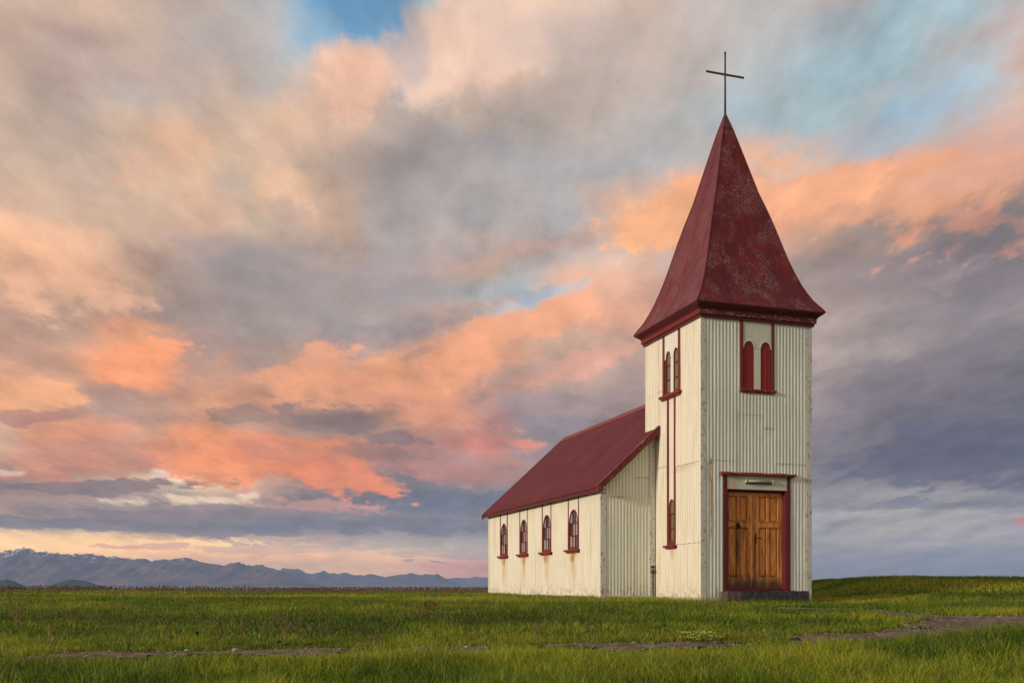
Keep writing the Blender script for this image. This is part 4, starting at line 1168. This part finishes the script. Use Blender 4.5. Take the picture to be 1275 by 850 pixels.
def roof_cut_sheet(side, v0, v1, ucut):
    """sheet beside the tower: runs only from the eave up to the tower wall"""
    ss = [v0]; k = math.ceil(v0/(PITCH/6))
    while k*PITCH/6 < v1-1e-5:
        ss.append(k*PITCH/6); k += 1
    ss.append(v1); verts = []; faces = []; un = -side*math.sin(ang); zn = math.cos(ang)
    ue = EU if side > 0 else RU
    us = [ucut, (ucut+ue)/2, ue]
    for s in ss:
        h = .009*math.cos(2*math.pi*s/PITCH)+.002
        for u in us: verts.append((u+un*h, s, roof_z(u)+zn*h))
        verts.append((us[-1]+un*(h-.012), s, roof_z(us[-1])+zn*(h-.012)))
    for i in range(len(ss)-1):
        for j in range(3):
            q = (i*4+j, i*4+j+1, i*4+j+5, i*4+j+4); faces.append(q if side > 0 else tuple(reversed(q)))
    mesh_obj('roof_sheet', verts, faces, MAT['roof'], church, True)
nsh = 14; vs0 = W+.0
for side in (1, -1):
    roof_cut_sheet(side, RV0, W+.02, 0.0-.02 if side > 0 else W+.02)
    for i in range(nsh):
        a = vs0+(RV1-vs0)*i/nsh; b = vs0+(RV1-vs0)*(i+1)/nsh
        roof_sheet(side, a-(.02 if i else 0), b, i)
# ridge cap
mb = MB()
w = .15
v = []
for s in (W+.012, RV1+.02):
    v += [(RC-w, s, roof_z(RC-w)+.022), (RC-.03, s, RZ+.020), (RC, s, RZ+.040), (RC+.03, s, RZ+.020), (RC+w, s, roof_z(RC+w)+.022), (RC, s, RZ-.02)]
f = [(i, (i+1) % 6, 6+(i+1) % 6, 6+i) for i in range(6)] + [(5,4,3,2,1,0), (6,7,8,9,10,11)]
mb.add(v, f); mb.build('ridge_cap', board_material('bright_ridge_paint', (.26,.05,.04,1), (.3,.14,.12,1), .2, 20, 1), church)
# barge boards
def rake(v0, v1, u_start, u_end, z_up, z_dn, name, mat, t_out=0.0):
    """board following the roof slope between two u positions"""
    vv = []; n = 18
    for i in range(n+1):
        u = u_start+(u_end-u_start)*i/n; j = random.uniform(-.003, .003)
        vv += [(u, v0+j, roof_z(u)+z_up), (u, v1, roof_z(u)+z_up), (u, v1, roof_z(u)+z_dn), (u, v0+j, roof_z(u)+z_dn+j)]
    ff = []
    for i in range(n):
        for k in range(4): ff.append((4*i+k, 4*i+(k+1) % 4, 4*i+4+(k+1) % 4, 4*i+4+k))
    ff += [(3,2,1,0), tuple(4*n+k for k in range(4))]
    return mesh_obj(name, vv, ff, mat, church)
for ua, ub, mt in ((EU-.01, -.03, 'red_worn'), (RU+.01, W+.03, 'dark_red')):
    rake(RV0-.035, RV0+.0, ua, ub, .035, -.13, 'barge_board', MAT[mt])
    rake(RV0-.060, RV0+.055, ua, ub, .062, .036, 'verge_cap', MAT['red_peel' if mt == 'red_worn' else 'dark_red'])
    rake(RV0+.001, NV0-.012, ua+(.05 if ua < 0 else -.05), ub, -.035, -.055, 'soffit', MAT['dark_red'])
for ua, ub in ((EU-.01, RC), (RU+.01, RC)):
    rake(RV1, RV1+.035, ua, ub, .035, -.13, 'barge_board', MAT['red_worn'])
# eave boards and pale bed strip under the eaves
for sgn in (1, -1):
    def X(u): return u if sgn > 0 else 2*RC-u-(.095 if u < NU0-.05 else 0)
    mb = MB(); mb.box(*sorted((X(EU+.018), X(EU+.045))), RV0+.02, RV1-.02, roof_z(EU)-.085, roof_z(EU)-.006, .003); mb.build('fascia_board', MAT['dark_red'], church)
    mb = MB(); mb.box(*sorted((X(EU+.046), X(NU0+.02))), RV0+.02, RV1-.02, roof_z(EU)-.045, roof_z(EU)-.03, 0); mb.build('soffit', MAT['dark_red'], church)
    mb = MB(); mb.box(*sorted((X(NU0-.045), X(NU0-.012))), NV0, NV1, 2.445, 2.475, .003); mb.build('bed_strip', MAT['corner_clean'], church)
mb = MB(); mb.tube([(EU-.0, RV0-.01, roof_z(EU)-.03), (EU-.03, RV0-.01, roof_z(EU)-.05)], .03, 6)
# metal flashing where roof meets tower
mb = MB(); v = []
for u, s in ((-.035, RV0+.04), (-.035, W)): pass

# ------------------------------------------------------------------ grass
def blade_mesh(name, px, py, hgt, wid, lean, segs, mat, tone, dry, droop=1.0, **props):
    n = len(px); pz = ground_z(px, py)-.012
    ang_ = RNG.uniform(0, 2*math.pi, n); face = RNG.normal(0, .7, n)     # blade flat side roughly towards view, jittered
    lx = np.cos(ang_)*lean*hgt; ly = np.sin(ang_)*lean*hgt
    wx = np.cos(face)*wid*.5; wy = np.sin(face)*wid*.5
    levels = segs; V = []
    for k in range(levels+1):
        t = k/levels; bend = t**1.9
        cx = px+lx*bend; cy = py+ly*bend; cz = pz+hgt*(t-.28*droop*np.minimum(lean, 1.2)*t**2.4)
        ww = (1-t**1.6)*1.0
        if k < levels:
            V.append(np.stack([cx-wx*ww, cy-wy*ww, cz], -1)); V.append(np.stack([cx+wx*ww, cy+wy*ww, cz], -1))
        else: V.append(np.stack([cx, cy, cz], -1))
    nv = 2*levels+1
    P = np.stack(V, 1).reshape(-1, 3)
    base = (np.arange(n)*nv)[:, None]
    quads = [[2*k, 2*k+1, 2*k+3, 2*k+2] for k in range(levels-1)]
    tri = [2*levels-2, 2*levels-1, 2*levels]
    idx = np.array([i for q in quads for i in q]+tri)
    loops = (base+idx[None]).ravel().astype(np.int32)
    sizes = np.array([4]*len(quads)+[3]); starts = np.concatenate([[0], np.cumsum(sizes)[:-1]])
    ls = (np.arange(n)[:, None]*len(idx)+starts[None]).ravel().astype(np.int32)
    me = bpy.data.meshes.new(name)
    me.vertices.add(len(P)); me.vertices.foreach_set('co', P.astype(np.float32).ravel())
    me.loops.add(len(loops)); me.loops.foreach_set('vertex_index', loops)
    me.polygons.add(len(ls)); me.polygons.foreach_set('loop_start', ls)
    a = me.attributes.new('tone', 'FLOAT', 'POINT'); a.data.foreach_set('value', np.repeat(tone, nv).astype(np.float32))
    a = me.attributes.new('dry', 'FLOAT', 'POINT'); a.data.foreach_set('value', np.repeat(dry, nv).astype(np.float32))
    me.update(); me.materials.append(mat)
    o = bpy.data.objects.new(name, me); COL.objects.link(o)
    for k, q in props.items(): o[k] = q
    return o

def grass_material():
    m, g, b = new_mat('grass_blades'); 
    at = g.new('ShaderNodeAttribute', attribute_name='tone'); ad = g.new('ShaderNodeAttribute', attribute_name='dry')
    col = g.ramp(at.outputs['Fac'], GRASS_RAMP)
    col = g.mix(ad.outputs['Fac'], col, (.20,.13,.055,1))
    g.t.nodes.remove(b)
    d = g.new('ShaderNodeBsdfPrincipled'); g.put(d.inputs['Base Color'], col); d.inputs['Roughness'].default_value = .55; d.inputs['Specular IOR Level'].default_value = .25
    tr = g.new('ShaderNodeBsdfTranslucent'); g.put(tr.inputs['Color'], g.mix(.35, col, (.20,.22,.02,1)))
    mx = g.new('ShaderNodeMixShader'); mx.inputs[0].default_value = .30
    g.t.links.new(d.outputs[0], mx.inputs[1]); g.t.links.new(tr.outputs[0], mx.inputs[2])
    out = [n for n in g.t.nodes if n.type == 'OUTPUT_MATERIAL'][0]
    g.t.links.new(mx.outputs[0], out.inputs['Surface'])
    return m
GRASS_RAMP = [(0.0, (.020,.062,.004)), (.26, (.088,.185,.009)), (.56, (.215,.295,.014)), (1.0, (.45,.44,.04))]
MAT['grass'] = grass_material()

def in_church(X, Y, m=.03):
    u, v = to_local(X, Y)
    a = (u > -m) & (u < W+m) & (v > -m) & (v < 2.3)
    b = (u > NU0-m) & (u < NU1+m) & (v > NV0-m) & (v < NV1+m)
    s = (u > .44) & (u < 2.46) & (v > -.33) & (v < .1)
    return a | b | s
def scatter(y0, y1, dens, edge=1.0):
    """random points in a wedge somewhat wider than the view"""
    half = lambda y: .60*y+2.6
    area = (.60*(y1*y1-y0*y0)+5.2*(y1-y0)); n = int(area*dens)
    # sample y with pdf ~ half(y)
    yy = RNG.uniform(y0, y1, int(n*1.6)); keep = RNG.uniform(0, 1, len(yy)) < half(yy)/half(y1); yy = yy[keep][:n]
    xx = RNG.uniform(-1, 1, len(yy))*half(yy)
    return xx, yy
def make_grass():
    # 1 foreground meadow grass, tall and lush
    def region(y0, y1, dens, tall, wid, segs, name, kind=0):
        X, Y = scatter(y0, y1, dens)
        # clumping
        jx = (fbm(X*2.1, Y*2.1, 101, 2)-.5)*.22; jy = (fbm(X*2.1+9, Y*2.1, 105, 2)-.5)*.22
        X = X+jx; Y = Y+jy
        tm = track_mask(X, Y); cl = fbm(X*.8, Y*.8, 61, 3); cl2 = fbm(X*.27+5, Y*.33, 67, 3); cl3 = fbm(X*3.1, Y*3.1, 71, 2)
        ok = ~in_church(X, Y) & (RNG.uniform(0, 1, len(X)) > np.minimum(tm*1.4, .90))
        X, Y, tm, cl, cl2, cl3 = X[ok], Y[ok], tm[ok], cl[ok], cl2[ok], cl3[ok]; n = len(X)
        # distance to the track's near side decides meadow / lawn
        yc = track_line(X)
        near = 1-sstep(-.75, -.25, Y-yc)              # 1 = foreground meadow
        far = sstep(30, 40, Y)*(1-sstep(2, 6, X))
        bank = sstep(7.6, 10.4, X-(Y-24)*.12)*sstep(21.5, 26, Y)
        h = (.04+.07*cl2+.12*cl*cl3)*(1-near)*(1-far)*(1-bank) + near*(.05+.12*cl+(.08+.22*cl*cl3*2)*sstep(.4, 2.0, yc-Y)) + far*(.13+.10*cl)*(1-near) + bank*(.08+.14*cl3*cl)
        h = h*np.where(tm > .12, .42, 1.0)*RNG.uniform(.55, 1.2, n)
        u, v = to_local(X, Y)
        hug = np.exp(-np.abs(v+.05)*6)*((u > -.1) & (u < 3)) + np.exp(-np.abs(u-NU0)*6)*((v > NV0) & (v < NV1))+np.exp(-np.abs(u)*6)*((v > -.1) & (v < NV0))
        h = h*(1+1.1*np.clip(hug, 0, 1)*RNG.uniform(0, 1, n)**2)
        patchy = fbm(X*.16, Y*.42, 81, 4)
        yellow = sstep(.40, .62, patchy)
        verge = np.exp(-((Y-yc-.8)/.9)**2)*.25
        tone = .26+.50*yellow+.55*(cl-.5)+.30*(cl3-.5)+verge-.10*sstep(.56, .72, fbm(X*.3, Y*.75, 91, 3))+RNG.normal(0, .24, n)
        tone = tone - near*.04 + bank*.02
        dry = np.clip(RNG.normal(-.25, .35, n), 0, 1)*.8 + (RNG.uniform(0, 1, n) < .05)*.6
        dry = dry + .7*sstep(30, 44, Y)*(1-sstep(2, 6, X))*RNG.uniform(.3, 1.1, n) + .30*far*RNG.uniform(0, 1, n) + .35*np.clip(tm*3, 0, 1)*RNG.uniform(0, 1, n) + .35*sstep(.6, .75, fbm(X*.5, Y*.9, 95, 3))*RNG.uniform(0, 1, n)
        rid = sstep(8, 12, X)*sstep(9, 12, Y)*near; dry = dry + .25*rid*RNG.uniform(0, 1, n)
        lean = np.abs(RNG.normal(0, .55, n)) + .15
        w = wid*RNG.uniform(.7, 1.3, n)*(1+.3*near)
        blade_mesh(name, X, Y, h, w, lean, segs, MAT['grass'], np.clip(tone, 0, 1), np.clip(dry, 0, 1), kind='stuff')
    region(8.2, 14.2, 1550, 1, .0095, 3, 'grass')
    region(14.2, 23, 900, 1, .013, 2, 'grass')
    region(23, 36, 350, 1, .020, 2, 'grass')
    region(36, 60, 105, 1, .034, 2, 'grass')
make_grass()

# seed heads: fine brown stalks over the far edge of the meadow and along the track
def stalks(name, X, Y, hgt, mat, head=.05, w=.004, **props):
    verts = []; faces = []
    Z = ground_z(X, Y)
    for x, y, z, h in zip(X, Y, Z, hgt):
        lx, ly = random.gauss(0, .10)*h, random.gauss(0, .06)*h; b = len(verts)
        a = random.uniform(0, 3.14); cx, sx = math.cos(a)*w, math.sin(a)*w
        verts += [(x-cx, y-sx, z), (x+cx, y+sx, z), (x+lx*.6+cx*.7, y+ly*.6+sx*.7, z+h*.7), (x+lx*.6-cx*.7, y+ly*.6-sx*.7, z+h*.7)]
        faces.append((b, b+1, b+2, b+3))
        hw = w*random.uniform(2.0, 3.4); hx, hy = math.cos(a)*hw, math.sin(a)*hw
        p0 = (x+lx*.6, y+ly*.6, z+h*.68); p1 = (x+lx*1.1, y+ly*1.1, z+h)
        m0 = tuple((p0[i]*.55+p1[i]*.45) for i in range(3)); c = len(verts)
        verts += [p0, (m0[0]+hx, m0[1]+hy, m0[2]), p1, (m0[0]-hx, m0[1]-hy, m0[2]), (m0[0]-hy, m0[1]+hx, m0[2]), (m0[0]+hy, m0[1]-hx, m0[2])]
        faces += [(c, c+1, c+2, c+3), (c, c+4, c+2, c+5)]
    return mesh_obj(name, verts, faces, mat, None, False, **props)
def plant_material(name, a, c):
    m, g, b = new_mat(name); p = objco(g)
    g.put(b.inputs['Base Color'], g.mix(g.maprange(g.noise(p, 25, 3, .6), .35, .65), a, c)); b.inputs['Roughness'].default_value = .8; b.inputs['Specular IOR Level'].default_value = .2
    return m
MAT['seed'] = plant_material('dry_seed_heads', (.14,.095,.055,1), (.22,.16,.09,1))
MAT['seed_red'] = plant_material('reddish_dock_seed', (.16,.045,.02,1), (.10,.035,.018,1))
MAT['straw'] = plant_material('straw_stalk', (.30,.22,.10,1), (.22,.17,.07,1))
MAT['umbel'] = plant_material('yellow_green_flower', (.50,.54,.08,1), (.36,.42,.05,1))
MAT['leaf'] = plant_material('broad_leaf', (.06,.11,.012,1), (.035,.075,.008,1))
n = 10000
Y = RNG.uniform(36, 54, n); X = RNG.uniform(-1, 1, n)*(.58*Y)
k = (X < 3) & ~in_church(X, Y, .1) & (fbm(X*.15, Y*.2, 131, 3) > .36)
stalks('seed_heads', X[k], Y[k], RNG.uniform(.18, .34, k.sum()), MAT['seed'], w=.0065, kind='stuff')
n = 5000      # brown flowering grass mixed into the lawn on the left
Y = 15+23*RNG.uniform(0, 1, n)**.8; X = RNG.uniform(-1, .42, n)*(.58*Y)
k = ~in_church(X, Y, .3) & (X < 2.2) & (fbm(X*.25, Y*.4, 133, 3) > .40)
stalks('seed_heads', X[k], Y[k], RNG.uniform(.10, .22, k.sum()), MAT['seed'], w=.0032, kind='stuff')
n = 420
X = RNG.uniform(-9, 9, n); Y = np.interp(X, [-12, -7, -3, 0, 3, 5.5, 9], [12.05, 12.15, 12.75, 12.9, 13.05, 13.35, 14.4])+.55+np.abs(RNG.normal(0, .35, n))
k = fbm(X*.6, Y*.2, 141, 2) > .45
stalks('seed_heads', X[k], Y[k], RNG.uniform(.14, .34, k.sum()), MAT['seed'], w=.0018, kind='stuff')
n = 260
X = RNG.uniform(-8, 9, n); Y = RNG.uniform(9.6, 12.2, n)
stalks('seed_heads', X, Y, RNG.uniform(.22, .42, n), MAT['straw'], w=.0014, kind='stuff')

# single weeds that can be told apart
def weed(x, y, h, label, stemmat, branches=6, spread=.35, seed=0, group=None, headmat=None, name='dock_weed', cat='weed', rstem=.005):
    rr = random.Random(seed); z = float(ground_z(x, y))
    t = empty(name, (x, y, z), rr.uniform(0, 6)); t['label'] = label; t['category'] = cat
    if group: t['group'] = group
    mb = MB(); top = Vector((rr.uniform(-.05, .05)*h, rr.uniform(-.05, .05)*h, h))
    mb.tube([(0, 0, -.02), top*.5+Vector((rr.uniform(-.02, .02), 0, 0)), top], [rstem, rstem*.8, rstem*.4], 5)
    hd = MB()
    for i in range(branches):
        f = .35+.6*i/branches; b0 = top*f; a = rr.uniform(0, 6.28); L = h*spread*(1.15-f)
        b1 = b0+Vector((math.cos(a)*L, math.sin(a)*L, L*1.1)); mb.tube([b0, (b0+b1)/2+Vector((0, 0, -.01)), b1], [rstem*.6, rstem*.5, rstem*.3], 4)
        for j in range(5):
            p = b0.lerp(b1, .35+.16*j)+Vector((rr.uniform(-.006, .006), rr.uniform(-.006, .006), 0)); s = rr.uniform(.0065, .012)*(h/.4)**.5
            hd.tube([p-Vector((0, 0, s)), p, p+Vector((0, 0, s))], [s*.4, s, s*.3], 5)
    for j in range(6):
        p = top*(.8+.045*j); s = .0065*(h/.4)**.5; hd.tube([p-Vector((0, 0, s)), p, p+Vector((0, 0, s))], [s*.4, s, s*.3], 5)
    mb.build('stem', stemmat, t); hd.build('seed_head', headmat or stemmat, t, kind='stuff')
    lf = MB()
    for j in range(4):
        a = rr.uniform(0, 6.28); L = h*.35; d = Vector((math.cos(a), math.sin(a), 0)); s = Vector((-math.sin(a), math.cos(a), 0))*h*.055
        lf.add([Vector((0, 0, .01)), d*L*.5+s+Vector((0, 0, L*.5)), d*L+Vector((0, 0, L*.4)), d*L*.5-s+Vector((0, 0, L*.5))], [(0, 1, 2, 3)])
    lf.build('leaf', MAT['leaf'], t)
def at(px, py_depth): return px_dir(px)*py_depth
G1 = 'brown dock weeds beside the gravel track'
for i, (px, Y, h, lab) in enumerate([
    (330, 13.35, .34, 'short brown weed at the left end of the dock clump by the track'),
    (345, 13.45, .44, 'tallest brown dock in the clump above the track'),
    (356, 13.30, .36, 'bushy brown dock just right of the tallest one in the clump'),
    (372, 13.45, .36, 'brown dock in the middle of the clump, forked near its tip'),
    (386, 13.35, .30, 'low rusty dock right of centre in the clump by the track'),
    (400, 13.45, .32, 'brown dock at the right end of the clump by the track')]):
    weed(at(px, Y), Y, h, lab, MAT['seed'], 7, .45, 40+i, G1)
weed(at(245, 14.2), 14.2, .52, 'single dark upright stalk left of the dock clump on the lawn', MAT['seed'], 4, .15, 60, rstem=.006)
weed(at(301, 13.2), 13.2, .42, 'thin brown weed with side shoots left of the dock clump', MAT['seed'], 6, .35, 61)
weed(at(20, 14.6), 14.6, .42, 'pale straw-coloured dry weed near the left edge of the lawn', MAT['straw'], 8, .5, 62)
weed(at(62, 11.2), 11.2, .55, 'tall pale stalk in the foreground grass near the left edge', MAT['straw'], 4, .2, 63)
weed(at(464, 12.6), 12.6, .30, 'first of two small brown weeds standing in the track', MAT['seed'], 5, .35, 64)
weed(at(472, 12.6), 12.6, .40, 'taller right one of two brown weeds standing in the track', MAT['seed'], 3, .2, 65)
weed(at(666, 13.4), 13.4, .40, 'dark straight stalk beside the track below the nave', MAT['seed'], 2, .12, 66, rstem=.007)
weed(at(896, 14.0), 14.0, .24, 'thin dark stalk beside the track below the door', MAT['seed'], 2, .12, 67)
for i, (px, Y, lab) in enumerate([(531, 17.3, 'reddish dock on the lawn, left one of the red group'), (536, 17.6, 'tall reddish dock in the middle of the red group'), (541, 17.2, 'reddish dock on the lawn, right one of the red group')]):
    weed(at(px, Y), Y, .28, lab, MAT['seed_red'], 7, .4, 70+i, 'red docks on the lawn', rstem=.004)
def flower_clump(px, Y, label, seed):
    rr = random.Random(seed); x = at(px, Y); t = empty('flowering_plant', (x, Y, float(ground_z(x, Y)))); t['label'] = label; t['category'] = 'plant'; t['group'] = 'yellow-green plants by the track'
    st = MB(); fl = MB()
    for i in range(26):
        a = rr.uniform(0, 6.28); r = rr.uniform(0, .16); h = rr.uniform(.08, .19); p = Vector((math.cos(a)*r*1.5, math.sin(a)*r, h))
        st.tube([(p.x*.5, p.y*.5, 0), p], .003, 4)
        for j in range(5):
            q = p+Vector((rr.uniform(-.025, .025), rr.uniform(-.02, .02), rr.uniform(-.008, .012))); s = rr.uniform(.007, .013)
            fl.add([q+Vector((s, 0, 0)), q+Vector((0, s, 0)), q-Vector((s, 0, 0)), q-Vector((0, s, 0)), q+Vector((0, 0, s))], [(0,1,4), (1,2,4), (2,3,4), (3,0,4)])
    st.build('stem', MAT['leaf'], t); fl.build('flower', MAT['umbel'], t)
flower_clump(862, 13.75, 'low yellow-green flowering plant by the track, left of its pair', 5)
flower_clump(878, 13.6, 'low yellow-green flowering plant by the track, right of its pair', 6)

# loose stones on the track
def stones():
    X = RNG.uniform(-12, 14, 60000); Y = RNG.uniform(11.3, 19.6, 60000); m = track_mask(X, Y); k = (m > .3) & (RNG.uniform(0, 1, 60000) < .45)
    X = X[k][:12000]; Y = Y[k][:12000]; Z = ground_z(X, Y)+.018
    bm = bmesh.new(); bmesh.ops.create_icosphere(bm, subdivisions=1, radius=1); base = np.array([v.co[:] for v in bm.verts]); F = np.array([[v.index for v in f.verts] for f in bm.faces]); bm.free()
    n = len(X); s = np.exp(RNG.normal(-4.5, .5, n)); R3 = RNG.normal(0, 1, (n, 12, 3))*.18+1
    P = base[None]*R3*s[:, None, None]*np.array([1.2, 1, .6]); a = RNG.uniform(0, 6.28, n); ca, sa = np.cos(a)[:, None], np.sin(a)[:, None]
    Px = P[..., 0]*ca-P[..., 1]*sa+X[:, None]; Py = P[..., 0]*sa+P[..., 1]*ca+Y[:, None]; Pz = P[..., 2]+Z[:, None]
    V = np.stack([Px, Py, Pz], -1).reshape(-1, 3); FF = (F[None]+(np.arange(n)*12)[:, None, None]).reshape(-1, 3)
    me = bpy.data.meshes.new('stones'); me.vertices.add(len(V)); me.vertices.foreach_set('co', V.ravel()); me.loops.add(FF.size); me.loops.foreach_set('vertex_index', FF.ravel().astype(np.int32))
    me.polygons.add(len(FF)); me.polygons.foreach_set('loop_start', np.arange(0, FF.size, 3, dtype=np.int32)); me.update()
    me.materials.append(MAT['stone']); o = bpy.data.objects.new('stones', me); COL.objects.link(o); o['kind'] = 'stuff'
def stone_material():
    m, g, b = new_mat('track_stone'); p = objco(g)
    col = g.ramp(g.noise(p, 9, 3, .6), [(.3, (.09,.075,.062)), (.5, (.25,.21,.18)), (.7, (.42,.37,.33))])
    g.put(b.inputs['Base Color'], col); b.inputs['Roughness'].default_value = .9
    return m
MAT['stone'] = stone_material()
stones()

# ------------------------------------------------------------------ haze over the bay
def haze():
    mb = MB(); mb.box(-12000, 12000, -2500, 17500, SEA_Z-1.0, 345)
    m = bpy.data.materials.new('thin_air'); m.use_nodes = True; t = m.node_tree
    for n_ in list(t.nodes): t.nodes.remove(n_)
    o = t.nodes.new('ShaderNodeOutputMaterial'); v = t.nodes.new('ShaderNodeVolumePrincipled')
    v.inputs['Color'].default_value = (.38,.60,1.0,1); v.inputs['Density'].default_value = HAZE; v.inputs['Anisotropy'].default_value = 0.0
    t.links.new(v.outputs[0], o.inputs['Volume'])
    mb.build('haze', m, None, False, kind='stuff')
HAZE = 8.5e-5
haze()
